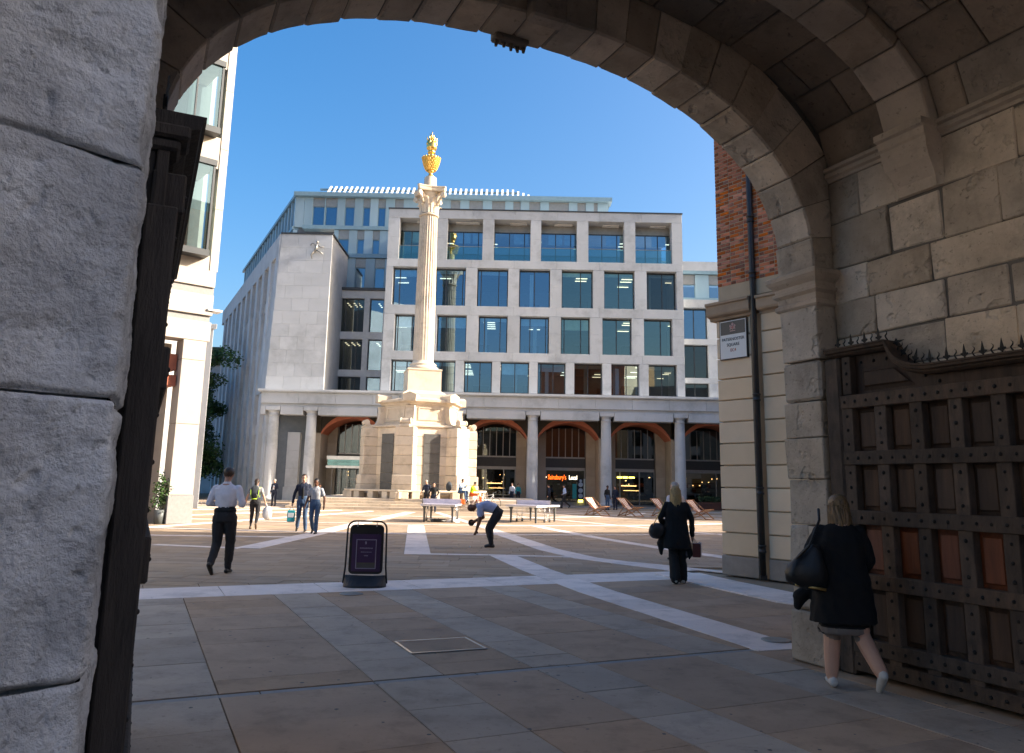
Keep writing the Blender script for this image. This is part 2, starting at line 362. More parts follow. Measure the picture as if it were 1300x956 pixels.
# vault stones with staggered joints; ribs
def vault(d0, d1, rows):
    n = 17; bounds = [0]
    for i in range(n): bounds.append((i+1)/n+(J(.006) if i < n-1 else 0))
    for i in range(n):
        ds = [d0]; d = d0+rnd.uniform(.25, .8)
        while d < d1-.22: ds.append(d); d += rnd.uniform(.5, .9)
        ds.append(d1)
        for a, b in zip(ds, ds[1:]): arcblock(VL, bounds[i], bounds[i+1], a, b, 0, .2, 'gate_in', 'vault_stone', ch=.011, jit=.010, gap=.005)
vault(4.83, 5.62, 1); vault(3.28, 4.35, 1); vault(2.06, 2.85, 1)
for a, b in ((4.35, 4.83), (2.85, 3.28)):
    n = 19
    for i in range(n): arcblock(RB, i/n, (i+1)/n, a+J(.006), b+J(.006), -.02, .3, 'gate_rib', 'rib_stone', ch=.012, jit=.005)
    for sgn, rw in ((-1, 6.155), (1, -.355)):      # corbels
        rings = []
        for z, o in ((4.86, .25), (4.80, .25), (4.785, .215), (4.72, .21), (4.70, .19), (4.62, .185), (4.52, .15), (4.44, .09), (4.37, .05), (4.28, .035), (4.27, .0)):
            rings.append([G(rw, a-.01, z), G(rw+sgn*o, a-.01+(.25-o)*.25, z), G(rw+sgn*o, b+.01-(.25-o)*.25, z), G(rw, b+.01, z)])
        MB().loft(rings).build('corbel', 'gate_rib', gate)
# string course on the passage walls
for a, b in ((4.85, 5.62), (3.29, 4.34), (2.06, 2.84)):
    for rw, sgn in ((6.16, -1), (-.36, 1)):
        rings = [[G(rw+sgn*o, d, z) for o, z in ((-.1, 4.72), (.015, 4.72), (.02, 4.75), (.055, 4.765), (.06, 4.80), (.035, 4.815), (.07, 4.83), (.075, 4.86), (.05, 4.875), (-.1, 4.875))] for d in (a, b)]
        MB().loft(rings).build('string_course', 'gate_rib', gate)
# passage side wall, coursed blocks
zs = [0, .4, .82, 1.24, 1.66, 2.06, 2.42, 2.75, 3.09, 3.44, 3.79, 4.27, 4.72]
for i, (z0, z1) in enumerate(zip(zs, zs[1:])):
    d = 5.62
    first = True
    while d > 2.06:
        L = rnd.uniform(.5, 1.0) if i % 2 else rnd.uniform(.45, .85)
        if first: L *= rnd.choice((.5, .9))
        first = False
        e = max(2.06, d-L);
        if e-2.06 < .25: e = 2.06
        if z0 > 2.3 or d < 2.6:
            g = .004; p = [G(r+(J(.006) if r < 6.2 else 0), dd+J(.012), z+J(.009)) for r in (6.15+J(.012), 6.4) for dd in (e+g, d-g) for z in (z0+g, z1-g)]
            MB().chex(p, .01 if rnd.random() < .75 else .028).build('wall_stone', 'gate', gate)
        d = e
# far piers: quoins, reveal and inner face, moulded impost
def pier(rin, sgn, d0, d1, zt=3.44, name='pier_stone'):
    z = 0
    while z < zt-.05:
        h = min(rnd.choice((.36, .4, .44, .48)), zt-z)
        if zt-z-h < .2: h = zt-z
        j = J(.014) if z > .3 else 0.03
        g = .005
        cuts = [d0, d1] if rnd.random() < .5 else [d0, rnd.uniform(d0+.17, d1-.15), d1]
        for a, b in zip(cuts, cuts[1:]):
            p = [G(r, dd+(J(.02) if dd == d1 else J(.008)), zz+J(.006)) for r in (rin-sgn*j+J(.008), rin+sgn*.3) for dd in (a+g*(a != d0), b-g*(b != d1)) for zz in (z+g, z+h-g)]
            MB().chex(p, rnd.choice((.01, .014, .026))).build(name, 'gate', gate)
        z += h
pier(5.91, 1, 5.63, 6.12); pier(-.1, -1, 5.63, 6.12); pier(5.91, 1, 1.55, 2.05)
IMP = [(-.05, 3.42), (.02, 3.42), (.035, 3.44), (.035, 3.475), (.01, 3.49), (.015, 3.55), (.05, 3.58), (.055, 3.61), (.03, 3.62), (.035, 3.66), (.075, 3.70), (.10, 3.735), (.105, 3.775), (.08, 3.79), (-.05, 3.79)]
for rin, sgn, d0, d1 in ((5.91, 1, 5.63, 6.12), (-.1, -1, 5.63, 6.12), (5.91, 1, 1.55, 2.05), (-.1, -1, 1.55, 2.05)):
    rings = []
    inner = d0 if d0 > 3 else d1; od = -1 if d0 > 3 else 1
    for k in range(4):
        rg = []
        for o, z in IMP:
            if k == 0: rg.append(G(rin-sgn*o, (d1 if d0 > 3 else d0)+(-od)*max(o, 0), z))
            elif k == 1: rg.append(G(rin-sgn*o, inner+od*o, z))
            elif k == 2: rg.append(G(rin+sgn*.245, inner+od*o, z))
            else: rg.append(G(rin+sgn*.3, inner+od*o, z))
        rings.append(rg)
    MB().loft(rings).build('impost', 'gate_rib', gate)
# mass of masonry behind the facing stones
core = MB()
def hx(r0, r1, d0, d1, z0, z1): core.hexa([G(r, d, z) for r in (r0, r1) for d in (d0, d1) for z in (z0, z1)])
hx(6.168, 8.2, 1.6, 6.08, 0, 6.7); hx(-2.4, -.38, 1.6, 6.08, 0, 6.7); hx(-2.4, 8.2, 1.6, 6.08, 6.68, 10.2)
for at, t, d0, d1, T in ((VL, .03, 2.03, 5.66, .5), (FR, .02, 5.66, 6.07, 2.2), (FR, .02, 1.6, 2.0, 2.2)):
    n = 48
    for i in range(n):
        p = []
        for u in (i/n, (i+1)/n):
            q, nn = at(u)
            for d in (d0, d1):
                for k in (t, T):
                    x = q+nn*k; p.append(G(min(max(x.x, -2.3), 8.1), d, min(x.y, 9)))
        core.hexa(p)
core.build('masonry_core', 'mortar', gate)
for r0, r1, dd in ((6.22, 8.25, 6.08), (-2.45, -.42, 6.08)):   # outer face of the side piers
    z = 0
    while z < 9.8:
        x = r0
        while x < r1-.05:
            e = min(r1, x+rnd.uniform(.5, .9)); e = r1 if r1-e < .25 else e
            MB().chex([G(r, d, zz) for r in (x+.006, e-.006) for d in (5.98, 6.12+J(.01)) for zz in (z+.006, z+.47)], .015).build('face_stone', 'gate_rib', gate); x = e
        z += .48
MB().loft([[G(r, 6.08+o, z) for o, z in ((-.1, 10.2), (.12, 10.2), (.22, 10.35), (.35, 10.42), (.35, 10.55), (-.1, 10.6))] for r in (-2.6, 8.4)]).build('cornice', 'gate_rib', gate)
# near left jamb: big weathered blocks, real relief
def near_block(z0, z1, seed):
    E_ = G(-.05, 2.0, 0); ld = V((-.68, -.733, 0)).normalized(); fn = V((ld.y, -ld.x, 0))
    if fn.dot(V((0, -1, 0))) < 0: fn = -fn
    sd_ = gd; sn = gr
    step = .0035 if z1 > 1.0 and z0 < 2.8 else .02
    vis = .34; path = []
    s = -1.3
    while s < 0: path.append((E_ - ld*s, fn, s)); s += step if s > -vis else .04   # s<0 : left along the face
    path = [(E_ + ld*(-x[2]), fn, x[2]) for x in path]
    R_ = .035
    pts = []
    for p, n_, s in path:
        if s > -R_: continue
        pts.append((p, n_, s))
    c0 = E_+ld*R_-fn*0; cen = E_+ld*R_-fn*R_
    for k in range(1, 9):
        t = k/9; n_ = (fn*(1-t)+sn*t).normalized(); pts.append((cen+n_*R_, n_, 0))
    x = .01
    while x < .45: pts.append((cen+sn*R_+gd*x, sn, x)); x += max(step*1.5, .012)
    nz = max(8, int((z1-z0)/step)); rings = []
    for j in range(nz+1):
        z = z0+(z1-z0)*j/nz; e = min(z-z0, z1-z)
        row = []
        for p, n_, s in pts:
            q = V((p.x*3, p.y*3, z*3))+V((seed*7.3,)*3)
            dsp = (noise.fractal(q*1.3, 1.15, 2., 4)*.013 + noise.fractal(q*5, .7, 2.1, 5)*.004 - max(0, noise.noise(q*7)-.42)*.035)
            gv = noise.noise(V((p.x*2.5, p.y*2.5, z*9+seed))); dsp -= max(0, gv-.25)*.035
            ee = e+noise.noise(q*2)*.014; r0 = .015
            if ee < r0: t = 1-max(0, ee)/r0; dsp -= .012*t*t
            row.append(p+n_*dsp+V((0, 0, z+noise.noise(V((s*4, z*2, seed)))*.006 + .11*min(0, s)*0)))
        rings.append(row)
    mb = MB(); mb.smooth = True; mb.loft(rings, cap=False, closed=False)
    return mb.build('jamb_stone', 'near', gate)
for k, (a, b) in enumerate(((0, .55), (.55, 1.17), (1.17, 1.775), (1.775, 2.335), (2.335, 2.9), (2.9, 3.44))): near_block(a+.001, b-.001, k+1)
jc = MB(); E_ = G(-.1, 2.0, 0); l_ = V((-.68, -.733, 0)).normalized()
a_ = [E_+l_*.03+gd*.022, E_+l_*1.3+gd*.022, E_+l_*1.3+gd*.5, E_+gd*.42]
jc.poly([p for p in a_], (0, 0, 3.44)); jc.build('jamb_mortar', 'near', gate)

# gate leaves -------------------------------------------------------------
def leaf(hinge, dirv, nrm, name, lab, ssz=1.):
    """hinge: base point; dirv: along the leaf; nrm: towards the passage"""
    def P(t, h, z): return hinge+dirv*t+nrm*h+V((0, 0, z))
    def bx(t0, t1, h0, h1, z0, z1, ch=.006): return MB().chex([P(t, h, z) for t in (t0, t1) for h in (h0, h1) for z in (z0, z1)], ch)
    W = 2.95; top = 2.50
    mb = MB(); mb.chex([P(t, h, z) for t in (0, W) for h in (-.06, 0) for z in (.06, top)], .005)
    pts = [P(0, -.06, top), P(.0, -.06, 2.88), P(.52, -.06, 2.88)]
    for k in range(9):
        t = math.pi/2*k/8; pts.append(P(.52+.42*(1-math.cos(t)), -.06, 2.88-.27*math.sin(t)))
    pts += [P(W, -.06, 2.61), P(W, -.06, top)]
    mb.poly(pts, nrm*.06)
    lf = mb.build(name, 'bwood', gate, label=lab)
    zr = [.27, .83, 1.38, 1.91, 2.43]; st = [0.04+.3625*i for i in range(9)]
    for i, t in enumerate(st): bx(t-.062, t+.062, 0, .085, .06, 2.38).build('stile', 'brail', lf)
    for z in zr: bx(-.02, W+.02, .002, .102, z-.062, z+.062).build('rail', 'brail', lf)
    bx(-.02, W+.02, .002, .10, .05, .17).build('rail', 'brail', lf)
    bx(0, .1, 0, .08, 2.5, 2.86).build('stile', 'brail', lf)
    for zi in range(4):
        z0, z1 = zr[zi]+.062, zr[zi+1]-.062
        for i in range(8):
            t0, t1 = st[i]+.062, st[i+1]-.062; g = .0
            r1 = [P(t, .002, z) for t, z in ((t0, z0), (t1, z0), (t1, z1), (t0, z1))]
            r2 = [P(t, .012, z) for t, z in ((t0+.03, z0+.03), (t1-.03, z0+.03), (t1-.03, z1-.03), (t0+.03, z1-.03))]
            r3 = [P(t, .032, z) for t, z in ((t0+.045, z0+.045), (t1-.045, z0+.045), (t1-.045, z1-.045), (t0+.045, z1-.045))]
            MB().loft([r1, r2, r3]).build('panel', 'bwood2' if zi == 1 else 'bwood', lf, **({'label': 'newer reddish brown panel'} if zi == 1 else {}))
            # moulding sill catching the light
    mb = MB()
    t0, t1, z0, z1 = .17, .72, 2.53, 2.74
    sh = lambda o, h: [P(t, h, z) for t, z in ((t0+o, z0+o), (t1-o, z0+o), (t1-.16-o*.6, z1-o), (t0+o, z1-o))]
    mb.loft([sh(0, .002), sh(.03, .012), sh(.045, .032)]); mb.build('panel', 'bwood', lf)
    sb = MB()
    def stud(t, h, z, r=.017):
        r *= rnd.uniform(.85, 1.15)*ssz; h -= .001; rg = [[P(t+math.cos(a)*r*f, h+r*g, z+math.sin(a)*r*f) for a in [math.pi/3*q+.3 for q in range(6)]] for f, g in ((1, 0), (.85, .45), (.35, .8))]
        sb.smooth = True; sb.loft(rg); sb.smooth = False
    for z in zr+[.11]:
        t = .03
        while t < W: stud(t, .102, z); t += .121
    for t in st:
        for a, b in zip(zr, zr[1:]):
            for k in (.25, .5, .75): stud(t, .085, a+(b-a)*k)
    for t in (.16, .3, .44, .58): stud(t, .002, 2.8-(.0 if t < .5 else .02))
    for t, z in ((.7, 2.72), (.82, 2.6), (.95, 2.54)): stud(t, .002, z)
    for z in (2.6, 2.7, 2.8): stud(.05, .08, z)
    sb.build('nail_heads', 'iron', lf, kind='stuff')
    # moulded capping that sweeps down
    path = [(-.16, 2.90), (.0, 2.90), (.52, 2.90)]
    for k in range(1, 10):
        t = math.pi/2*k/9; path.append((.52+.42*(1-math.cos(t)), 2.90-.27*math.sin(t)))
    path.append((W+.03, 2.63)); rings = []
    for i, (t, z) in enumerate(path):
        a = path[max(0, i-1)]; b = path[min(len(path)-1, i+1)]; dx, dz = b[0]-a[0], b[1]-a[1]; L = math.hypot(dx, dz); nx, nz = -dz/L, dx/L
        rings.append([P(t+nx*o, h, z+nz*o) for h, o in ((-.07, -.03), (.06, -.03), (.09, -.012), (.095, .0), (.125, .008), (.13, .03), (.14, .036), (.14, .05), (-.07, .05))])
    MB().loft(rings).build('capping', 'brail', lf)
    # iron spikes
    def spike(t, z, nx, nz, big):
        mb = MB(); n = 6; h = .135
        f = lambda a, b_: P(t+nx*b_+nz*a, 0.02, z+nz*b_-nx*a)
        if big:
            mb.tube([f(0, 0), f(0, .07)], .007, 5); th = nrm*.006
            for s_ in (-1, 1): mb.poly([f(s_*.006, .03), f(s_*.034, .05), f(s_*.03, .062), f(s_*.008, .062)], th)
            mb.poly([f(-.016, .06), f(.016, .06), f(0, h)], th)
        else:
            mb.tube([f(.012*math.sin(k*1.7), .018*k) for k in range(7)], [.008, .008, .007, .007, .006, .004, .001], 5)
        mb.build('spike', 'iron', lf)
    t = -.05; k = 0; L = 0
    cum = 0; last = path[0]; nextd = .08
    for a, b in zip(path, path[1:]):
        dx, dz = b[0]-a[0], b[1]-a[1]; seg = math.hypot(dx, dz)
        while nextd < cum+seg:
            u = (nextd-cum)/seg; spike(a[0]+dx*u-(-dz/seg)*0, a[1]+dz*u+.048, -dz/seg if abs(dz) > .01 else 0, dx/seg, k % 2 == 0); k += 1; nextd += .0785
        cum += seg
    return lf, P
lfR, PR = leaf(G(6.03, 5.4, 0), -gd, -gr, 'gate_leaf', 'studded dark oak gate leaf folded back against the right wall')
mb = MB(); mb.chex([G(r, d, z) for r in (5.93, 6.13) for d in (5.42, 5.6) for z in (.0, 2.86)], .02); mb.build('hinge_post', 'brail', gate)
lfL, PL = leaf(G(-.055, 5.4, 0), -gd, gr, 'gate_leaf', 'dark oak gate leaf seen end on beside the left jamb', .45)
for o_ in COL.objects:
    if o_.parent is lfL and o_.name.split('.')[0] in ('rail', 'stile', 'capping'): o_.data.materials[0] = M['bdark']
W = 2.95   # meeting edge of the left leaf: laminated planks, tenon slots, moulding end
def ebx(h0, h1, t0, t1, z0, z1, m, nm): MB().chex([PL(t, h, z) for t in (t0, t1) for h in (h0, h1) for z in (z0, z1)], .004).build(nm, m, lfL)
for h0, h1, t1 in ((-.062, -.028, W+.035), (-.026, .012, W+.028), (.014, .048, W+.042)):
    ebx(h0, h1, W-.05, t1, .06, 2.55, 'bdark', 'edge_plank')
for z in (2.43, 1.91, 1.38, .83):
    for h in (-.028, .013): ebx(h-.006, h+.008, W, W+.0445, z-.055, z+.055, 'iron', 'tenon_slot')
mb = MB(); mb.chex([PL(t, h, z) for t in (W-.06, W+.05) for h in (-.07, .075) for z in (2.55, 2.585)], .008)
mb.chex([PL(t, h, z) for t in (W-.08, W+.06) for h in (-.07, .10) for z in (2.587, 2.63)], .008); mb.build('capping_end', 'bdark', lfL)

# ================================================================ ground and paving
mb = MB(); mb.add([(-400, -300, -.06), (400, -300, -.06), (400, 500, -.06), (-400, 500, -.06)], [(0, 1, 2, 3)]); gnd = mb.build('ground', 'ground', kind='structure')
pav = MB().box(-45, 60, -12, 100, -.055, -.03).build('paving', 'ground', kind='structure')
def slab(poly, z0, z1, name, m, parent=pav, gap=.004, dst=None):
    c = sum((V(p) for p in poly), V((0, 0)))/len(poly)
    q = []
    for p in poly:
        v = V(p)-c; L = v.length; q.append(c+v*(1-gap*1.4/L))
    r = lambda k, z: [(c.x+(p.x-c.x)*(1-k), c.y+(p.y-c.y)*(1-k), z) for p in q]
    mb = dst or MB(); mb.loft([r(0, z0), r(0, z1-.004), r(.006, z1)])
    if not dst: return mb.build(name, m, parent)
def GR(r, d): v = G(r, d, 0); return (v.x, v.y)
def quad(r0, r1, d0, d1): return [GR(r0, d0), GR(r1, d0), GR(r1, d1), GR(r0, d1)]
def gy(m): return {'b': 'pav', 'g': 'pavg'}[m]
cols = [(-2.6, -1.3, 'b'), (-1.3, -.1, 'g'), (-.1, .7, 'g'), (.7, 1.9, 'b'), (1.9, 2.52, 'g'), (2.52, 3.36, 'b'), (3.36, 3.97, 'g'), (3.97, 5.1, 'b'), (5.1, 5.75, 'g'), (5.75, 6.9, 'b'), (6.9, 8.1, 'b'), (8.1, 9.4, 'b')]
for r0, r1, k in cols:
    d = 6.7
    while d < 12.08:
        h = rnd.choice((.42, .55, .62, .75, .8, .95)); e = d+h
        if 12.1-e < .35: e = 12.1
        z = rnd.uniform(-.002, .001)
        if k == 'b' and r1-r0 > 1 and rnd.random() < .0: pass
        slab(quad(r0, r1, d, e), -.04, z, 'slab', gy(k) if rnd.random() > .06 else 'pavg'); d = e
r = -3.1
while r < 9.4:
    slab(quad(r, r+1.45, 12.1, 13.25), -.04, 0, 'slab', 'strip'); r += 1.45
d = -1.2; k = 0
rows = []
while d < 6.55:
    h = rnd.choice((.5, .62, .75)); e = min(6.6, d+h); e = 6.6 if 6.6-e < .3 else e
    for r, r1_, k_ in cols[:10]: slab(quad(r, r1_, d, e), -.04, rnd.uniform(-.004, .001), 'slab', gy(k_) if rnd.random() > .1 else 'pavg')
    d = e
# slot drain
mb = MB()
for i in range(14):
    a = -2.6+i*.9; mb.chex([G(r_, d_, z) for r_ in (a+.004, a+.896) for d_ in (6.605, 6.695) for z in (-.05, -.006)], .004)
drain = mb.build('slot_drain', 'granite', None, label='narrow grey stone drainage channel crossing the paving just outside the arch', cat='drain')
# field beyond the band: small slabs, far ones joined
fld = MB(); near_n = 0
y = 11.2
def inside_blocks(x, y):
    v = V((x, y, 0)); rr, dd = v.dot(gr), v.dot(gd)
    if dd < 13.27: return True
    n_ = V((math.cos(math.radians(37)), math.sin(math.radians(37)), 0))
    if (v-V((4.16, 15.74, 0))).dot(n_) > -.3: return (v-V((4.16, 15.74, 0))).dot(V((-math.sin(math.radians(37)), math.cos(math.radians(37)), 0))) < .4
    return False
while y < 66:
    h = .45 if y < 26 else .6; x = -34+rnd.random() if y > 26 else -16+rnd.random()
    xe = 24
    while x < xe:
        L = rnd.uniform(.55, .95) if y < 26 else rnd.uniform(.8, 1.3)
        c = (x+L/2, y+h/2)
        if not inside_blocks(*c) and not inside_blocks(x, y+.1) and not inside_blocks(x+L, y+.1):
            z = rnd.uniform(-.002, .0015)
            fld.add([(x+.005, y+.005, z), (x+L-.005, y+.005, z), (x+L-.005, y+h-.005, z), (x+.005, y+h-.005, z), (x+.005, y+.005, -.03), (x+L-.005, y+.005, -.03), (x+L-.005, y+h-.005, -.03), (x+.005, y+h-.005, -.03)],
                    [(0, 1, 2, 3), (4, 5, 1, 0), (5, 6, 2, 1), (6, 7, 3, 2), (7, 4, 0, 3)])
        x += L
    y += h
# wedge fill directly beyond the band so no bare bed shows
d = 13.25
while d < 15.4:
    r = -3.2
    while r < 9:
        L = rnd.uniform(.5, .9); p = quad(r, r+L, d, d+.43); slab(p, -.035, -.0045-rnd.random()*.002, '', 'pavs', dst=fld); r += L
    d += .43
fld.build('field_slabs', 'pavs', pav, kind='stuff')
def strip_(pts, w_, n='paving_strip', step=.9):
    mb = MB(); pts = [V(p) for p in pts]; P_ = []
    for a, b in zip(pts, pts[1:]):
        k = max(1, int((b-a).length/step)); P_ += [a.lerp(b, i/k) for i in range(k)]
    P_.append(pts[-1]); side = []
    for i, p in enumerate(P_):
        t = (P_[min(i+1, len(P_)-1)]-P_[max(i-1, 0)]).normalized(); s_ = V((-t.y, t.x))*w_/2; side.append((p+s_, p-s_))
    for (a, b), (c, d_) in zip(side, side[1:]):
        slab([a, b, d_, c], -.01, .0045+STZ[0], '', 'strip', dst=mb, gap=.003)
    STZ[0] += .0006
    return mb.build(n, 'strip', pav)
STZ = [0.]
strip_([(-.12, 18.9), (.55, 15.9), (.96, 14.4), (1.4, 12.8), (2.85, 8.5)], .62)
strip_([(-3.62, 31.7), (-2.08, 18.75)], .62)
strip_([(-8.7, 20.0), (-6.4, 19.45)], .3); strip_([(-2.35, 18.85), (-.45, 18.95), (1.52, 18.85), (3.3, 17.2), (5.2, 15.2)], .26)
strip_([(-6.25, 19.5), (-6.05, 25), (-6.0, 30.6), (-5.6, 46)], .62)
strip_([(1.0, 33.5), (1.6, 30.8), (2.94, 25.9), (4.15, 22.3), (5.6, 18.6)], .42)
strip_([(-.5, 28.5), (.2, 25.2), (1.05, 20.9), (1.8, 18.6), (3.6, 16.2)], .6)
strip_([(-14, 24.5), (-10, 23.2), (-6.3, 23.6)], .3)
for a in (-78, -62, -45, -30, -15, 5, 175, 195, 212, 228, 245, 258):
    A = math.radians(a); c = V((-6, 55)); strip_([c+V((math.cos(A), math.sin(A)))*rr for rr in (9, 20, 30)], .35, step=1.3)
for R_, (a0, a1) in ((15, (185, 355)), (23, (200, 345)), (29, (215, 330))):
    strip_([(-6+R_*math.cos(math.radians(a)), 55+R_*math.sin(math.radians(a))) for a in range(a0, a1, 6)], .3, step=1.3)
# pale strip along the brick building
strip_([(3.25, 15.6), (3.65, 14.2), (4.35, 12.2), (5.6, 10.6)], .95, step=.8)
gum = MB()
for _ in range(260):
    v = G(rnd.uniform(-1.5, 7.5), rnd.uniform(2.5, 12.5), .0022); r_ = rnd.uniform(.008, .02); i = len(gum.v)
    gum.add([(v.x+r_*math.cos(t)*rnd.uniform(.7, 1.2), v.y+r_*math.sin(t)*rnd.uniform(.7, 1.2), v.z) for t in [math.pi/3*q for q in range(6)]], [tuple(range(6))])
gum.build('gum_spots', 'blackp', pav, kind='stuff')
# covers
def cover(loc, lx, ly, rz, label, rnd_=False):
    e = empty('manhole_cover', loc, label, 'manhole cover', rz=rz)
    if rnd_:
        mb = MB(); mb.lathe([(lx, .0), (lx, .008), (lx-.015, .011), (lx-.02, .011)], n=28); mb.build('rim', 'alu', e, world=False)
        mb = MB(); mb.lathe([(lx-.025, .0), (lx-.025, .0085), (.01, .0085)], n=28); mb.build('lid', 'granite', e, world=False)
    else:
        mb = MB(); a, b = lx/2, ly/2
        for x0, x1, y0, y1 in ((-a, a, -b, -b+.022), (-a, a, b-.022, b), (-a, -a+.022, -b+.022, b-.022), (a-.022, a, -b+.022, b-.022)): mb.cbox(x0, x1, y0, y1, 0, .011, .002)
        mb.build('rim', 'chrome', e, world=False)
        MB().cbox(-a+.024, a-.024, -b+.024, b-.024, 0, .008, .002).build('lid', 'pav', e, world=False)
cover((-.665, 8.365, 0), .78, .62, math.radians(23), 'rectangular manhole cover with bright steel rim set in brown slabs')
cover((-2.27, 11.97, .001), .17, 0, 0, 'small round dark cover in the paving in front of the pavement sign', True)
cover((2.93, 8.98, .007), .16, 0, 0, 'small round cover set in the pale diagonal strip beside the right pier', True)
# ================================================================ office building with colonnade
off_ = empty('office_building', (-3, 64.5, 0), 'long pale stone office building with a colonnade closing the far side of the square', 'building')
FY = 64.5
def P_(name, m, *boxes, ch=0, parent=off_, **k):
    mb = MB()
    for b in boxes: (mb.cbox(*b, ch) if ch else mb.box(*b))
    return mb.build(name, m, parent, **k)
def window(x0, x1, z0, z1, y, muls, m='glass', parent=off_, blind=True, transom=None, frame='frame', name='window', fw=.07, curt=True):
    mb = MB()
    for a, b, c, d in ((x0, x0+fw, z0, z1), (x1-fw, x1, z0, z1), (x0+fw, x1-fw, z1-fw, z1), (x0+fw, x1-fw, z0, z0+fw)): mb.box(a, b, y-.06, y+.06, c, d)
    xs = [x0+fw]+[x0+(x1-x0)*u for u in muls]+[x1-fw]
    for u in xs[1:-1]: mb.box(u-.035, u+.035, y-.055, y+.055, z0+fw, z1-fw)
    if transom: mb.box(x0+fw, x1-fw, y-.05, y+.05, transom-.03, transom+.03)
    wn = mb.build(name, frame, parent)
    for i, (a, b) in enumerate(zip(xs, xs[1:])):
        p = MB(); p.add([(a, y, z0+fw), (b, y, z0+fw), (b, y, z1-fw), (a, y, z1-fw)], [(0, 1, 2, 3)]); p.build('pane', m, wn, world=True)
        WLfix(wn)
    return wn
def WLfix(o): pass
# storey slabs and dark rooms behind the glass
RX0, RX1 = -10.6, 14.2
bands = [(15.58, 16.36), (19.68, 20.37), (11.71, 12.44)]
P_('floor_slab', 'inside', *[(RX0, RX1, 65.35, 73, a+.05, b-.02) for a, b in bands], (RX0, RX1, 65.35, 73, 8.6, 9.05))
P_('room_wall', 'inside', (RX0, RX1, 73, 73.2, 8.6, 24.4), (RX0-.05, RX0+.1, 65.4, 73, 9, 24), (RX1-.1, RX1+.05, 65.4, 73, 9, 19.9))
# facade frame
F5 = [(-9.79, -6.68), (-5.69, -2.67), (-1.71, 1.41), (2.31, 5.37), (6.34, 9.41), (10.35, 13.47)]
F4 = [(-10.18, -7.51), (-6.61, -4.0), (-3.05, -.42), (.51, 3.13), (4.1, 6.75), (7.68, 10.27), (11.27, 13.80)]
F3 = [(-9.85, -7.3), (-6.31, -3.82), (-2.83, -.4), (.62, 3.08), (4.06, 6.5), (7.53, 10.0), (11.0, 13.4)]
F2 = [(-9.98, -7.74), (-6.96, -4.64), (-3.93, -1.6), (-.91, 1.47), (2.17, 4.5), (5.2, 7.54), (8.26, 10.6), (11.35, 13.72)]
EL, ER = -10.75, 14.35
for z0, z1 in ((24.0, 24.78), (19.68, 20.37), (15.58, 16.36), (11.71, 12.44)):
    x = EL
    while x < ER-.1:
        e = min(ER, x+3.6); P_('spandrel_panel', 'conc', (x+.006, e-.006, FY-.004, FY+.9, z0+.003, z1-.003), ch=.01); x = e
P_('coping', 'frame', (EL-.06, ER+.06, FY-.07, FY+1.2, 24.78, 24.88))
for op, z0, z1 in ((F5, 20.37, 24.0), (F4, 16.36, 19.68), (F3, 12.44, 15.58), (F2, 9.09, 11.71)):
    xs = [EL]+[v for o in op for v in o]+[ER]
    for a, b in zip(xs[::2], xs[1::2]):
        zm = (z0+z1)/2+.1
        P_('pier', 'conc', (a, b, FY, FY+.9, z0+.004, zm), (a, b, FY, FY+.9, zm+.008, z1-.004))
rw = random.Random(3)
muls = [(.2, .75), (.5,), (.08, .55), (.35, .9), (.62,), (.3,), (.12, .7), (.5,)]
for fi, (op, z0, z1) in enumerate(((F4, 16.36, 19.68), (F3, 12.44, 15.58), (F2, 9.09, 11.71))):
    for i, (a, b) in enumerate(op):
        mm = muls[(i*3+fi*2) % 8] if fi < 2 else (.5,) if i % 2 else (.12, .56)
        gm = 'glassg' if (fi == 0 and i in (4, 5)) or (fi == 1 and i in (4, 5, 6)) else 'glassd' if rw.random() < .12 else 'glass'
        window(a+.02, b-.02, z0+.02, z1-.02, FY+.62, mm, gm)
        if rw.random() < .8: P_('blind', 'blind', (a+.1, b-.1, FY+.72, FY+.74, z1-.1-rw.choice((.3, .35, .6, .9)), z1-.1))
        if rw.random() < .5: P_('curtain', 'curtain', *[(x, x+.3, FY+.8, FY+.84, z0+.1, z1-.3) for x in (a+.15+rw.random()*1.2,)])
lt = []
for z, n in ((19.6, 5), (15.5, 5), (11.65, 8), (23.2, 3)):
    for i in range(7 if n < 8 else 9):
        x = -10+i*(24/(6 if n < 8 else 8))
        for k in range(n):
            if rw.random() < .42: lt.append((x-.5, x+.5, 66+k*.9+ (2 if z > 23 else 0), 66.14+k*.9+(2 if z > 23 else 0), z-.05, z))
P_('ceiling_lights', 'olight', *lt, kind='stuff')
# desks / office clutter seen through the panes
P_('desks', 'shopin', *[(x, x+1.3, 66.2, 67, z, z+rw.uniform(.5, 1.1)) for z in (9.1, 12.45, 16.4) for x in [-9.5+i*2.1 for i in range(11)] if rw.random() < .7], kind='stuff')
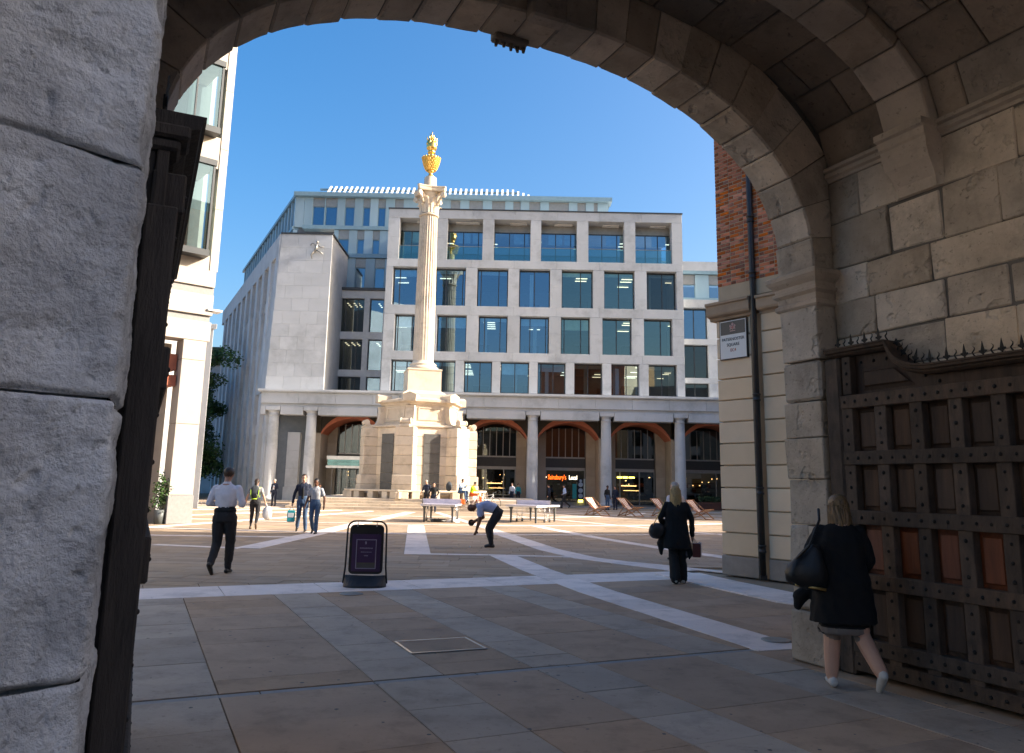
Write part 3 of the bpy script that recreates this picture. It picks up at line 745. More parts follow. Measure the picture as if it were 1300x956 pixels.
# top floor loggia
P_('loggia_soffit', 'conc', (RX0, RX1, 65.4, 68, 24.02, 24.3)); P_('loggia_floor', 'conc', (RX0, RX1, 65.38, 68, 20.0, 20.34))
for a, b in F5: P_('loggia_panel', 'slat', (a+.5+rw.random(), b-.3, 65.42, 65.85, 23.93, 24.01))
xs = [EL+.3]+[o[0] for o in F5[1:]]+[ER-.7]
for a, b in zip(xs, xs[1:]): window(a, b-.05, 20.4, 23.3, 65.95, (.33, .66), 'glass' if a > -8 else 'glassg')
P_('glazing_head', 'alu', (RX0, RX1-.6, 65.9, 66.2, 23.31, 24.0))
for a in (-9, -5, -3.6, 0, 3, 4.4, 8, 12): P_('blind', 'blind', (a, a+1.2, 66.05, 66.08, 22.3, 23.22))
for a, b in F5:
    p = MB(); p.add([(a+.02, FY+.3, 20.42), (b-.02, FY+.3, 20.42), (b-.02, FY+.3, 21.6), (a+.02, FY+.3, 21.6)], [(0, 1, 2, 3)]); p.build('balustrade', 'gbal', off_)
    P_('handrail', 'alu', (a+.02, b-.02, FY+.27, FY+.33, 21.6, 21.64))
# left return of main block and recessed link
P_('return_wall', 'conc2', (EL, EL+.3, FY+.91, 74, 9, 24.75)); P_('return_wall', 'conc2', (ER-.3, ER, FY+.91, 70, 9, 24.75))
P_('roof_deck', 'slat', (EL, ER, 65.2, 76, 24.4, 24.7))
LY = 70
for x0, x1 in ((-16.0, -15.82), (-13.39, -12.89), (-11.64, EL)): P_('link_pier', 'conc', (x0, x1, LY-.6, LY+.4, 8.5, 18.7))
for z0, z1 in ((18.0, 18.7), (14.24, 14.9), (10.85, 11.45), (8.3, 8.9)): P_('link_band', 'conc', (-16, EL, LY-.61, LY+.4, z0, z1))
P_('link_coping', 'frame', (-16, EL, LY-.8, LY+.6, 18.72, 18.95))
for z0, z1 in ((14.9, 18.0), (11.45, 14.24), (8.9, 10.85)):
    window(-15.82, -13.39, z0, z1, LY-.2, (.3, .75), 'glassd'); window(-12.89, -11.64, z0, z1, LY-.2, (), 'glass')
P_('link_room', 'inside', (-16, EL, LY+3, LY+3.2, 8, 19), *[(-16, EL, LY+.41, LY+3, z, z+.1) for z in (8.7, 11.1, 14.5, 18.3)])
P_('ceiling_lights', 'olight', *[(x, x+.16, LY+1+k*.7, LY+1.12+k*.7, z-.06, z) for z in (17.9, 14.2) for k in range(3) for x in (-15.3, -14.3, -14.7, -12.4)], kind='stuff')
# left wing: blank gable with splayed left edge, pierced flank
def wingx(z): return -20.21+(z-9.27)*(.45/13.04)
mb = MB(); X1 = -15.42
mb.hexa([(x, y, z) for x, y, z in ((wingx(9), FY, 9), (wingx(22.33), FY, 22.33), (wingx(9)-2.5, FY+5.5, 9), (wingx(22.33)-2.5, FY+5.5, 22.33), (X1, FY, 9), (X1-.08, FY, 22.33), (X1, FY+9, 9), (X1-.08, FY+9, 22.33))])
mb.build('gable_core', 'conc2', off_)
z = 9.02
while z < 22.2:      # ashlar facing of the gable
    h = 1.1; x = wingx(z)
    zt = min(z+h, 22.3); k = 0
    while x < X1-.05:
        L = 1.45 if k or int(z) % 2 else .8
        e = min(X1-.03, x+L); 
        if X1-e < .4: e = X1-.03
        MB().chex([(a, y, c) for a in (x+.005, e-.005) for y in (FY-.03, FY+.02) for c in (z+.004, zt-.004)], .006).build('cladding_panel', 'conc2', off_); x = e; k += 1
    z = zt+.0001 if zt < 22.3 else 99
P_('coping', 'frame', (wingx(22.33)-.1, X1, FY-.1, FY+.2, 22.34, 22.45))
P_('coping', 'frame', (X1-.2, X1+.05, FY+.21, FY+9, 22.34, 22.45))
# small bronze relief on the gable
mb = MB(); mb.tube([(-16.9, 64.35, 20.7), (-16.75, 64.3, 21.05), (-16.7, 64.3, 21.4)], [.09, .13, .1], 6); mb.ellip((-16.68, 64.3, 21.6), (.11, .11, .13), 8, 6)
mb.tube([(-16.72, 64.3, 21.35), (-17.1, 64.3, 21.5), (-17.25, 64.3, 21.3)], .05, 6); mb.tube([(-16.7, 64.3, 21.35), (-16.35, 64.3, 21.15), (-16.1, 64.3, 21.2)], .05, 6)
mb.tube([(-16.78, 64.3, 20.95), (-16.4, 64.3, 20.75), (-16.15, 64.3, 20.55)], [.08, .07, .04], 6); mb.tube([(-16.9, 64.3, 20.8), (-17.15, 64.3, 20.5), (-17.05, 64.3, 20.15)], [.08, .07, .04], 6)
rl = mb.build('wall_sculpture', 'alu', None, label='small pale figure sculpture mounted high on the blank gable wall', cat='sculpture')
fa = math.radians(27); fd = V((-math.sin(fa), math.cos(fa), 0)); fn = V((-math.cos(fa), -math.sin(fa), 0)); F0 = V((-19.95, FY, 0))
def FL(s, o, z): q = F0+fd*s+fn*o; return (q.x, q.y, z)
def fbox(mb, s0, s1, o0, o1, z0, z1): return mb.hexa([FL(s, o, z) for s in (s0, s1) for o in (o0, o1) for z in (z0, z1)])
fl = MB(); fbox(fl, .02, 36, -3.4, -.75, 0, 22.3); fl.build('flank_core', 'inside', off_)
fbox(MB(), 0, 36, -.85, .0, 20.6, 22.32).build('flank_band', 'conc', off_)
s = 0
for i in range(11):
    fbox(MB(), s, s+1.15, -.8, 0, 0, 20.6).build('flank_pier', 'conc', off_)
    for z0 in (2.2, 5.6, 9.0, 12.7, 16.6):
        fbox(MB(), s+1.16, s+3.25, -.7, -.25, z0, z0+.8 if z0 > 3 else z0+.6).build('flank_band', 'conc', off_)
    s += 3.26
# blue glazed attic storeys behind
for z0, z1, yy, xa in ((25.45, 28.5, 72, -20.9), (22.3, 25.06, 71.4, -17.0), (19.0, 22.25, 71.2, -16.2)):
    P_('attic_core', 'inside', (xa+.2, 9.0 if z0 > 25 else EL, yy+.35, yy+8, z0-.2, z1-.05))
def attic(y, z0, z1, xs, x0, x1, flo=0):
    prev = x0
    for a, b in xs+[(x1, None)]:
        x = prev
        n = max(1, round((a-prev)/1.0)); wd = (a-prev)/n
        for k in range(n): P_('metal_panel', 'teal', (prev+k*wd+.01, prev+(k+1)*wd-.01, y-.05, y+.25, z0+.01, z1-.01))
        if b is not None: window(a, b, z0+.02, z1-.02 if flo else z1-.9, y+.12, (), 'glass', frame='tealtrim', fw=.05); prev = b
        if b is not None and not flo: P_('vent_panel', 'alu', (a, b, y+.02, y+.2, z1-.88, z1-.02))
attic(72, 25.45, 28.45, [(-19.31, -18.2), (-18.1, -16.98), (-16.23, -15.32), (-14.49, -13.82), (-13.06, -12.35), (-11.48, -10.65), (-9.2, -8.4), (-6.13, -5.22), (-4.35, -3.06), (-2.17, -.92), (-.12, .56), (1.41, 2.45), (3.3, 5.19), (6.02, 6.82), (7.6, 7.95)], -20.95, 8.95)
attic(71.4, 22.7, 25.06, [(-16.57, -15.57), (-14.79, -14.13), (-13.33, -12.67)], -17, EL)
attic(71.2, 19.0, 22.25, [(-14.77, -13.82), (-12.94, -12.02)], -16.2, EL)
P_('attic_trim', 'tealtrim', (-21.1, 9.3, 71.5, 73, 28.46, 28.85), (-20.0, EL, 71.2, 72.2, 25.07, 25.43), (-16.5, EL, 71.0, 72, 22.27, 22.66))
P_('attic_roof', 'tealtrim', (-21, 9.2, 73, 84, 28.4, 28.6)); P_('roof_corner', 'slat', (8.3, 8.9, 72.4, 73.4, 27.6, 28.4), (8.2, 9.2, 72.8, 74, 28.86, 29.0))
for i in range(46):
    x = -18.5+i*.52
    T = 1.75 if i < 36 else max(.3, 1.75-(i-35)*.16)
    mb = MB(); mb.hexa([(x+a+(.35 if k else 0), y, z) for a in (0, .2) for y, zz in ((73.0, 28.9), (74.9, 28.9+T)) for k, z in ((0, zz), (0, zz+.12))]); mb.build('roof_louvre', 'slat', off_)
P_('louvre_rail', 'tealtrim', (-19.5, .5, 74.9, 75.05, 30.3, 30.5))
# attic flank receding
A0 = V((-20.95, 72, 0))
def AL(s, o, z): q = A0+fd*s+fn*o; return (q.x, q.y, z)
def abox(mb, s0, s1, o0, o1, z0, z1): return mb.hexa([AL(s, o, z) for s in (s0, s1) for o in (o0, o1) for z in (z0, z1)])
abox(MB(), 0, 32, -2.5, -.35, 21, 28.45).build('attic_core', 'inside', off_)
for i in range(20):
    s = i*1.6
    abox(MB(), s, s+.35, -.3, .08, 22.3, 28.4).build('metal_panel', 'teal', off_)
    mb = MB(); mb.add([AL(s+.36, -.1, 22.3), AL(s+1.59, -.1, 22.3), AL(s+1.59, -.1, 28.4), AL(s+.36, -.1, 28.4)], [(0, 1, 2, 3)]); mb.build('pane', 'glass', off_)
for z in (22.1, 25.2, 28.45): abox(MB(), 0, 32, -.4, .2, z, z+.32).build('attic_trim', 'tealtrim', off_)
# colonnade -----------------------------------------------------------------
CX = [-19.32, -16.25, -10.2, -4.18, 1.84, 7.82, 13.84, 19.85, 25.9]
x = -20.3
while x < 27:
    e = x+3.02
    P_('entablature_block', 'conc', (x+.006, e-.006, 63.95, 66.3, 7.84, 8.72), ch=.012)
    x = e
P_('cornice', 'conc', (-20.5, 27.1, 63.75, 66.4, 8.73, 8.8), (-20.55, 27.15, 63.65, 66.4, 8.802, 8.97))
P_('recessed_course', 'conc', (-20.25, 27, 64.15, 66.2, 7.6, 7.835))
mb = MB()
for a, b in zip([-20.9]+CX, CX[1:]): pass
for a, b in zip(CX, CX[1:]): P_('lintel', 'conc', (a+.62, b-.62, 64.0, 65.2, 6.92, 7.595), ch=.02)
P_('lintel', 'conc', (-20.3, CX[0]-.6, 64, 65.2, 6.92, 7.595), ch=.02)
P_('colonnade_soffit', 'warm', (-20.3, 27, 64.2, 69.2, 8.3, 8.5))
for cx in CX:
    e = mb = MB(); mb.lathe([(.52, .12), (.52, .28), (.5, .32), (.46, .34), (.455, .5), (.44, 3.6), (.40, 6.75), (.40, 6.86), (.44, 6.88), (.44, 6.93), (.405, 6.95), (.42, 7.12), (.5, 7.2), (.53, 7.26)], (cx, 64.55, 0), 28)
    mb.cbox(cx-.58, cx+.58, 63.98, 65.12, 7.265, 7.59, .02); mb.build('column', 'conc', off_)
BC = [-7.2+6*i-.0 for i in range(-1, 6)]
def arcp(cx, y, half, z0, rise, n=14):
    R_ = (half*half+rise*rise)/(2*rise); a = math.asin(half/R_); return [(cx+R_*math.sin(-a+2*a*k/n), y, z0+rise-R_+R_*math.cos(-a+2*a*k/n)) for k in range(n+1)]
for bi, cx in enumerate([-13.2, -7.2, -1.17, 4.83, 10.83, 16.85, 22.9]):
    # spandrel wall and red arch ring + red soffit back to the shop wall
    up = arcp(cx, 66, 2.62, 5.55, 1.72); lo = arcp(cx, 66, 2.56, 5.5, 1.35)
    n = len(up)
    mb = MB()
    for i in range(n-1): mb.hexa([(p[0], y, z) for p, q in ((up[i], 0), (up[i+1], 0)) for y in (66.05, 66.35) for z in (p[2]-.02, 8.3)])
    mb.build('spandrel', 'shopin', off_)
    mb = MB(); mb.loft([[(p[0], y, p[2]) for p in (lo[i], up[i]) for y in ((65.97, 66.3) if p is lo[i] else (66.3, 65.97))] for i in range(n)]); mb.build('arch_ring', 'redbrick', off_)
    mb = MB(); mb.loft([[(lo[i][0], 66.3, lo[i][2]+.02), (lo[i][0], 69, lo[i][2]+.02), (lo[i][0], 69, lo[i][2]+.12), (lo[i][0], 66.3, lo[i][2]+.12)] for i in range(n)]); mb.build('arch_vault', 'redbrick', off_)
for cx in [-16.2]+[c+3.01 for c in [-13.2, -7.2, -1.17, 4.83, 10.83, 16.85]]:
    P_('arcade_pier', 'warm', (cx-.44, cx+.44, 65.99, 68.9, .1, 5.52), (cx-.47, cx+.47, 65.96, 68.9, 5.53, 5.62), ch=.01)
    for z in (.1, .9, 1.7, 2.5, 3.3, 4.1, 4.9):
        P_('wall_block', 'warm', (cx-1.27, cx-.45, 68.6, 69.2, z+.006, z+.79), ch=.008); P_('wall_block', 'warm', (cx+.45, cx+1.27, 68.6, 69.2, z+.006, z+.79), ch=.008)
    P_('wall_infill', 'warm', (cx-1.27, cx+1.27, 68.65, 69.4, .1, 7.9))
def shop(cx, kind):
    a, b = cx-1.73, cx+1.73
    P_('fascia', 'dframe', (a, b, 69.0, 69.15, 3.24, 4.0)); P_('shop_head', 'alu', (a, b, 68.95, 69.1, 2.97, 3.22), (a, b, 68.93, 69.05, 4.0, 4.12))
    pts = arcp(cx, 69, 1.73, 5.7, .75); w_ = MB()
    for i in range(7): x = a+3.46*i/6; w_.box(x-.03, x+.03, 69.0, 69.1, 4.12, 6.6)
    w_.build('arched_window', 'alu', off_); p = MB(); p.add([(a, 69.06, 4.12), (b, 69.06, 4.12), (b, 69.06, 6.7), (a, 69.06, 6.7)], [(0, 1, 2, 3)]); p.build('pane', 'glassd', off_)
    P_('shop_room', 'shopin', (a-1, b+1, 74, 74.1, 0, 7), (a-1, a-.9, 69.3, 74, 0, 7), (b+.9, b+1, 69.3, 74, 0, 7), (a-1, b+1, 69.3, 74, 3.4, 3.9), (a-1, b+1, 69.2, 74, -.02, .12), (a-1, b+1, 69.3, 74, 6.9, 7))
    ms = {'store': (.0, 1.), 'door': (.0, .12, .62, 1.), 'cafe': (0, .22, .7, 1.), 'rest': (0, .8, 1)}[kind]
    mb = MB()
    for u in ms: x = a+.05+3.36*u; mb.box(x-.045, x+.045, 68.98, 69.1, .12, 2.97)
    mb.box(a, b, 69, 69.08, .1, .3 if kind != 'door' else .16); mb.build('shopfront', 'alu', off_)
    for u, v in zip(ms, ms[1:]):
        p = MB(); x0, x1 = a+.05+3.36*u, a+.05+3.36*v; p.add([(x0, 69.04, .12), (x1, 69.04, .12), (x1, 69.04, 2.97), (x0, 69.04, 2.97)], [(0, 1, 2, 3)]); p.build('pane', 'glassd', off_)
    r_ = random.Random(int(cx*10)); sh = []
    for z in (.5, .9, 1.3, 1.7, 2.1): sh.append((a+.2, b-.2, 71.6, 72, z, z+.04))
    P_('shelves', 'bwood', *sh)
    for nm, m_, n_ in (('goods', 'deckr', 16), ('goods', 'hedge', 8), ('goods', 'bag_white', 7), ('goods', 'olive', 14)):
        P_(nm, m_, *[(x, x+r_.uniform(.08, .35), 71.5, 71.8, z+.04, z+.04+r_.uniform(.12, .3)) for x, z in [(r_.uniform(a+.2, b-.5), r_.choice((.5, .9, 1.3, 1.7))) for _ in range(n_)]], kind='stuff')
    if kind != 'store':
        P_('shop_lamp', 'wlight', *[(x, x+r_.uniform(.05, .16), y, y+.1, z, z+.06) for x, y, z in [(r_.uniform(a+.2, b-.2), r_.uniform(69.8, 71.4), r_.choice((1.9, 2.2, 2.5))) for _ in range(8 if kind == 'rest' else 5)]], kind='stuff')
        if kind in ('cafe', 'door'): P_('lit_counter', 'wlight', (a+.9, b-1.2, 71.4, 71.44, 1.75, 1.82), (a+1.1, b-1.0, 71.4, 71.44, 1.35, 1.39))
for cx, k in ((-13.2, 'rest'), (-7.2, 'rest'), (-1.17, 'cafe'), (4.83, 'store'), (10.83, 'door'), (16.85, 'rest'), (22.9, 'rest')): shop(cx, k)
o0 = WL[off_]
text("Sainsbury's", .56, 'sorange', off_, (4.12, 68.9, 2.38), (1, 0, 0), (0, 0, 1), o0, wx=.64, ext=.02)
text("Local", .52, 'swhite', off_, (5.5, 68.9, 2.37), (1, 0, 0), (0, 0, 1), o0, wx=.66, ext=.02)
P_('sign_star', 'swhite', (3.16, 3.22, 68.88, 68.9, 2.36, 2.42))
P_('yellow_sign_bars', 'ylight', (9.3, 9.72, 68.85, 68.9, 2.42, 2.56), (9.8, 10.18, 68.85, 68.9, 2.40, 2.57), (10.3, 10.8, 68.85, 68.9, 2.42, 2.55))
# posters in the store window
P_('window_poster', 'navy', (5.9, 6.4, 68.85, 68.88, .6, 2.3)); P_('window_poster', 'turquoise', (5.45, 5.8, 68.85, 68.88, .6, 1.85)); P_('window_poster', 'blind', (6.42, 6.55, 68.86, 68.9, .6, 2.3))
mb = MB()
for z in (.85, 1.3, 1.8, 2.15): mb.lathe([(.001, 0), (.17, 0), (.17, .01), (.001, .01)], (0, 0, 0), 14)
mb2 = MB()
for i, z in enumerate((.85, 1.3, 1.8, 2.12)):
    r_ = .2 if i < 3 else .12; mb2.loft([[(6.15+r_*math.cos(t), y, z+r_*math.sin(t)) for t in (2*math.pi*k/14 for k in range(14))] for y in (68.83, 68.845)])
mb2.build('poster_disc', 'paleblue', off_); P_('price_card', 'ylight', (5.95, 6.35, 68.84, 68.86, .3, .52))
# entrance canopy of the left bay
P_('entrance_canopy', 'chrome', (-15.2, -12.3, 66.2, 68.9, 3.45, 3.75), (-15.2, -12.3, 66.0, 66.2, 2.75, 2.95)); P_('canopy_glass', 'gbal', (-15.1, -12.4, 66.1, 66.14, 2.96, 3.44))
P_('revolving_door', 'alu', *[(x, x+.05, 67, 67.1, .12, 2.75) for x in (-14.9, -14.2, -13.6, -12.9)])
# stone-faced block between the two left columns
P_('stone_panel', 'conc2', (-18.98, -17.3, 65.3, 66.6, .1, 1.15), ch=.01)
for z in (1.16, 2.64, 4.12): P_('stone_panel', 'conc2', (-19.0, -17.3, 65.35, 66.6, z, z+1.47), ch=.01)
P_('rear_wall', 'warm', (-20.2, -16.3, 68.5, 69.4, .1, 8)); P_('stair_plinth', 'granite', (-20.6, 30, 63.4, 70, -.03, .1))
# lower block to the right
P_('side_block_wall', 'inside', (14.4, 30, 70, 72, 9, 19.8), *[(14.4, 30, 66.5, 70, z, z+.3) for z in (9, 10.5, 13.8, 16.8)])
for z0, z1 in ((16.95, 17.65), (13.72, 14.2), (10.42, 10.85)): P_('side_block_band', 'conc', (14.4, 30, 65.95, 66.9, z0, z1))
for x0, x1 in ((14.4, 14.62), (16.75, 18.35), (20.6, 22.2), (24.4, 26)): P_('side_block_pier', 'conc', (x0, x1, 66, 66.9, 8.9, 17.0))
for x0, x1 in ((14.62, 16.75), (18.35, 20.6), (22.2, 24.4)):
    for z0, z1 in ((14.2, 16.95), (10.85, 13.72), (8.95, 10.42)): window(x0, x1, z0, z1, 66.5, (.47,), 'glass' if z0 > 14 else 'glassd')
attic(67.2, 17.9, 20.2, [(14.9, 16.0), (17.2, 18.6), (19.6, 20.9)], 14.4, 26, 0); P_('attic_trim', 'tealtrim', (14.4, 26, 66.9, 68, 20.21, 20.5), (14.4, 26, 66.2, 68, 17.66, 17.88))
P_('rear_mass', 'conc2', (EL, 30, 76, 92, 0, 24), (14.4, 30, 72, 76, 0, 20))
hp = empty('planter', (15.9, 63.2, 0), 'long low rust coloured planter with clipped green hedge in front of the restaurant window', 'planter')
MB().cbox(14.9, 19.6, 62.9, 63.4, .0, .62, .02).build('trough', 'planter', hp)
hr = random.Random(5); mb = MB()
for _ in range(1500):
    c = V((hr.uniform(14.95, 19.55), hr.uniform(62.92, 63.38), .62+hr.random()**.7*.42)); a = V((hr.gauss(0, 1), hr.gauss(0, 1), hr.gauss(0, 1))).normalized()*.07; b = a.cross(V((hr.gauss(0, 1), hr.gauss(0, 1), hr.gauss(0, 1)))).normalized()*.05
    mb.add([c-a, c+b, c+a, c-b], [(0, 1, 2, 3)])
mb.build('hedge', 'hedge', hp, kind='stuff')

# ================================================================ building on the left with glass oriels
lu = V((.766, .643, 0)); ln = V((.643, -.766, 0)); L0 = V((-11.6, 29.5, 0))
lb = empty('left_building', L0, 'tall pale stone building on the left with projecting dark framed glass bays', 'building')
def LP(s, o, z): q = L0+lu*s+ln*o; return (q.x, q.y, z)
def lbox(name, m, *bs, ch=0, **k):
    mb = MB()
    for s0, s1, o0, o1, z0, z1 in bs: p = [LP(s, o, z) for s in (s0, s1) for o in (o0, o1) for z in (z0, z1)]; mb.chex(p, ch) if ch else mb.hexa(p)
    return mb.build(name, m, lb, **k)
lbox('corner_plinth', 'granite', (-.88, .03, -.8, .03, 0, 1.02), ch=.015)
for z0, z1 in ((1.03, 3.6), (3.61, 6.0), (6.01, 6.75)): lbox('corner_pier', 'lblb', (-.85, .0, -.8, 0, z0, z1), ch=.01)
lbox('lintel', 'lblb', (-9, .1, -.8, .02, 6.76, 7.5), ch=.01); lbox('shadow_gap', 'granite', (-9, .05, -.8, -.06, 7.5, 7.75)); lbox('band', 'lblb', (-9, .1, -.8, .04, 7.76, 8.55), ch=.01)
lbox('string', 'granite', (-9, .1, -.8, -.02, 8.56, 8.85)); lbox('band', 'lblb', (-9, .1, -.8, .06, 8.86, 9.5), ch=.01); lbox('fin', 'slat', (-.1, .45, -.4, .12, 7.95, 8.02))
lbox('recess_wall', 'warm', (-9, -.9, -1.6, -1.2, 0, 6.7)); lbox('recess_beam', 'redbrick', (-1.6, -.9, -1.2, -.4, 5.6, 6.2), (-1.25, -.9, -1.1, -.3, 5.0, 5.4))
for z0, z1 in ((9.51, 10.1), (13.65, 14.95), (17.9, 18.9), (22.2, 24)): lbox('spandrel', 'lblb', (-9, -.16, -.8, .0, z0, z1), ch=.01)
for z0, z1 in ((9.51, 12), (12.01, 14.5), (14.51, 17), (17.01, 19.5), (19.51, 24)): lbox('corner_strip', 'lblb', (-.15, .16, -.8, .03, z0, z1), ch=.008)
lbox('back_wall', 'inside', (-9, -.16, -1.9, -1.7, 9, 24)); lbox('building_mass', 'conc2', (-9, .1, -12, -2, 0, 24), (-9, -1.2, -2, -1.7, 0, 9))
lbox('side_wing', 'lblb', (-26, -9.02, -10, -.05, 0, 6.7), (-26, -9.02, -10, .04, 6.71, 9.5), (-26, -9.02, -10, -.02, 9.51, 24))  # unseen rest of the facade, extended to bounce sunlight onto shaded walls
for s_ in range(6):
    for z0 in (1.0, 10.5, 15.3, 19.4): lbox('window', 'glassd', (-11.6-s_*2.6, -10-s_*2.6, -.1, .05, z0, z0+2.6))
lbox('roof_soffit', 'slat', (-9, .2, -2, .3, 24.01, 24.3))
for z0, z1 in ((10.15, 13.6), (15.1, 17.75), (19.0, 22.1)):
    for s1 in (-.42, -4.6):
        s0 = s1-3.4
        fr = MB()
        for a, b in ((s0, s0+.08), (s1-.08, s1), (s0+1.6, s0+1.66), (s1-1.0, s1-.95)): fr.hexa([LP(s, o, z) for s in (a, b) for o in (.42, .5) for z in (z0, z1)])
        for a, b in ((z0-.22, z0+.02), (z1-.05, z1+.18)): fr.hexa([LP(s, o, z) for s in (s0-.03, s1+.03) for o in (-.1, .55) for z in (a, b)])
        fr.hexa([LP(s, o, z) for s in (s1-.06, s1) for o in (0, .05) for z in (z0, z1)])
        f = fr.build('oriel', 'frame', lb)
        for a, b in ((s0+.08, s0+1.6), (s0+1.66, s1-1.0), (s1-.95, s1-.08)):
            p = MB(); p.add([LP(a, .46, z0), LP(b, .46, z0), LP(b, .46, z1), LP(a, .46, z1)], [(0, 1, 2, 3)]); p.build('pane', 'glassg', f)
        p = MB(); p.add([LP(s1-.03, .0, z0), LP(s1-.03, .45, z0), LP(s1-.03, .45, z1), LP(s1-.03, .0, z1)], [(0, 1, 2, 3)]); p.build('pane', 'glassg', f)
        lbox('oriel_room', 'inside', (s0, s1, -1.6, -1.5, z0, z1), (s0+.3, s0+.45, -.2, .1, z0, z1)); lbox('curtain', 'curtain', (s1-1.2, s1-1.0, .1, .3, z0+.05, z1-.1)); lbox('oriel_floor', 'slat', (s0, s1, -1.6, .4, z1-.06, z1-.02))
    lbox('mullion_wall', 'granite', (-4.5, -3.9, -.8, .0, z0, z1))
sh_ = empty('shrub', LP(-1.05, -.2, 0), 'small green potted shrub in the doorway beside the left building pier', 'plant'); mb = MB(); c0 = V(LP(-1.05, -.2, 0))
mb.lathe([(.16, 0), (.2, .5), (.17, .5)], c0, 12); mb.build('pot', 'pgrey', sh_); mb = MB(); hr = random.Random(8)
for _ in range(500):
    c = c0+V((hr.gauss(0, .13), hr.gauss(0, .13), 1.1+hr.gauss(0, .32))); a = V((hr.gauss(0, 1), hr.gauss(0, 1), hr.gauss(0, 1))).normalized()*.06; b = a.cross(V((hr.gauss(0, 1), hr.gauss(0, 1), hr.gauss(0, 1)))).normalized()*.03
    mb.add([c-a, c+b, c+a, c-b], [(0, 1, 2, 3)])
mb.tube([c0+V((0, 0, .4)), c0+V((0, 0, 1.4))], .015, 5); mb.build('foliage', 'leaf', sh_)
# further stone building down the lane
fb = empty('lane_building', (-19.5, 47, 0), 'grey stone building edge down the lane behind the left building', 'building')
def LB(x, y, z): return (-17.35-x+(-.9)*(y-45), y, z)
MB().chex([LB(x, y, z) for x in (7, 0) for y in (45, 60) for z in (0, 10.2)], .02).build('wall', 'conc', fb); MB().chex([LB(x, y, z) for x in (7.1, -.12) for y in (44.9, 60) for z in (10.21, 10.5)], .02).build('parapet', 'conc', fb)
for z in (1.2, 4.4, 7.4):
    MB().box(-20.6, -19.4, 44.96, 45.02, z, z+1.9).build('window', 'glassd', fb)
fb2 = empty('distant_building', (-35, 95, 0), 'dark roofed building glimpsed far down the lane above the tree', 'building')
MB().box(-50, -24, 95, 105, 0, 15.3).build('wall', 'conc', fb2); MB().box(-50.5, -23.6, 94.6, 105, 15.31, 17.5).build('roof', 'dframe', fb2)
for i in range(5): MB().box(-48+i*4.6, -46+i*4.6, 94.9, 95.05, 12, 14.2).build('window', 'glassd', fb2)
# ================================================================ brick building on the right
BA = math.radians(37); be = V((-math.sin(BA), math.cos(BA), 0)); bn = V((math.cos(BA), math.sin(BA), 0)); B0 = V((4.16, 15.74, 0))
bb = empty('brick_building', B0, 'red brick building with rusticated sandstone base close beside the arch on the right', 'building')
def BP(t, o, z): q = B0-be*t-bn*o; return (q.x, q.y, z)      # t towards the camera along the wall, o out of the wall
def bbox(name, m, *bs, ch=0, parent=bb, **k):
    mb = MB()
    for t0, t1, o0, o1, z0, z1 in bs: p = [BP(t, o, z) for t in (t0, t1) for o in (o0, o1) for z in (z0, z1)]; mb.chex(p, ch) if ch else mb.hexa(p)
    return mb.build(name, m, parent, **k)
bbox('wall_core', 'bmort', (.05, 9, -14, -.06, 0, 5.0), (.1, 9, -14, .031, 5.36, 18.6))
for t0, t1 in ((0, .85), (1.06, 2.3), (2.31, 3.6), (3.61, 5), (5.01, 7), (7.01, 9)):
    bbox('plinth_stone', 'plinth', (t0, t1, -.2, .03, 0, .36), ch=.012)
    z = .37
    k = 0
    while z < 4.95:
        h = min(.425, 4.97-z)
        bbox('ashlar_block', 'rust', (t0+(.0 if t0 < 2 else .0), t1, -.2, J(.002), z+.011, z+h-.011), ch=.012); z += h; k += 1
bbox('corner_return', 'rust', *[(.0, .3, -2, -.21, .37+i*.425+.011, .37+(i+1)*.425-.011) for i in range(10)])
rings = [[BP(t, o, z) for o, z in ((-.2, 4.98), (.02, 4.98), (.03, 5.03), (.13, 5.06), (.15, 5.1), (.15, 5.26), (.19, 5.28), (.19, 5.33), (-.2, 5.36))] for t in (-.13, .9)]
MB().loft(rings).build('cornice', 'cornice', bb)
rings = [[BP(t, o-.03, z-.02) for o, z in ((-.2, 4.98), (.02, 4.98), (.03, 5.03), (.13, 5.06), (.15, 5.1), (.15, 5.26), (.19, 5.28), (.19, 5.33), (-.2, 5.36))] for t in (1.05, 9)]
MB().loft(rings).build('cornice', 'cornice', bb)
bbox('band_course', 'lblb', (.12, 9, -.25, .01, 5.37, 5.66), ch=.01)
bw = MB(); BLm = {}
def brick_mesh(L): 
    if L not in BLm: mb = MB(); mb.chex([(x, y, z) for x in (0, L-.015) for y in (0, .09) for z in (0, .058)], .003); BLm[L] = [mb.mesh('brick', 'brick1'), mb.mesh('brick', 'brick2')]
    return BLm[L]
rz_ = math.atan2(-be.y, -be.x); cnt = 0; far = MB(); far2 = MB(); z = 5.67; row = 0; vis = []
while z < 12:
    t = .1; k = row % 2
    if row % 2: t += 0
    i = 0
    while t < 4.0:
        L = (.225 if (i+row) % 2 else .1125)
        vis.append((z < 9.3 and t < 1.75, t, z, L)); t += L; i += 1
    z += .0745; row += 1
near = [v for v in vis if v[0]]; near.sort(key=lambda v: v[2]+v[1]*.1)
step = len(near)/300.
keep = set()
for v in near[:300]: keep.add(v)
for v in vis:
    _, t, z, L = v
    dk = (L < .2) if rnd.random() < .85 else rnd.random() < .5
    if v in keep:
        q = B0-be*t-bn*.04+V((0, 0, z)); me = brick_mesh(L)[1 if dk else 0]
        o = link('brick', me, bb, q-B0+bn*rnd.uniform(-.003, .003), (0, 0, math.atan2((-be).y, (-be).x)))
    else:
        (far2 if dk else far).hexa([BP(a, o, c) for a in (t, t+L-.015) for o in (-.08, .04) for c in (z, z+.058)])
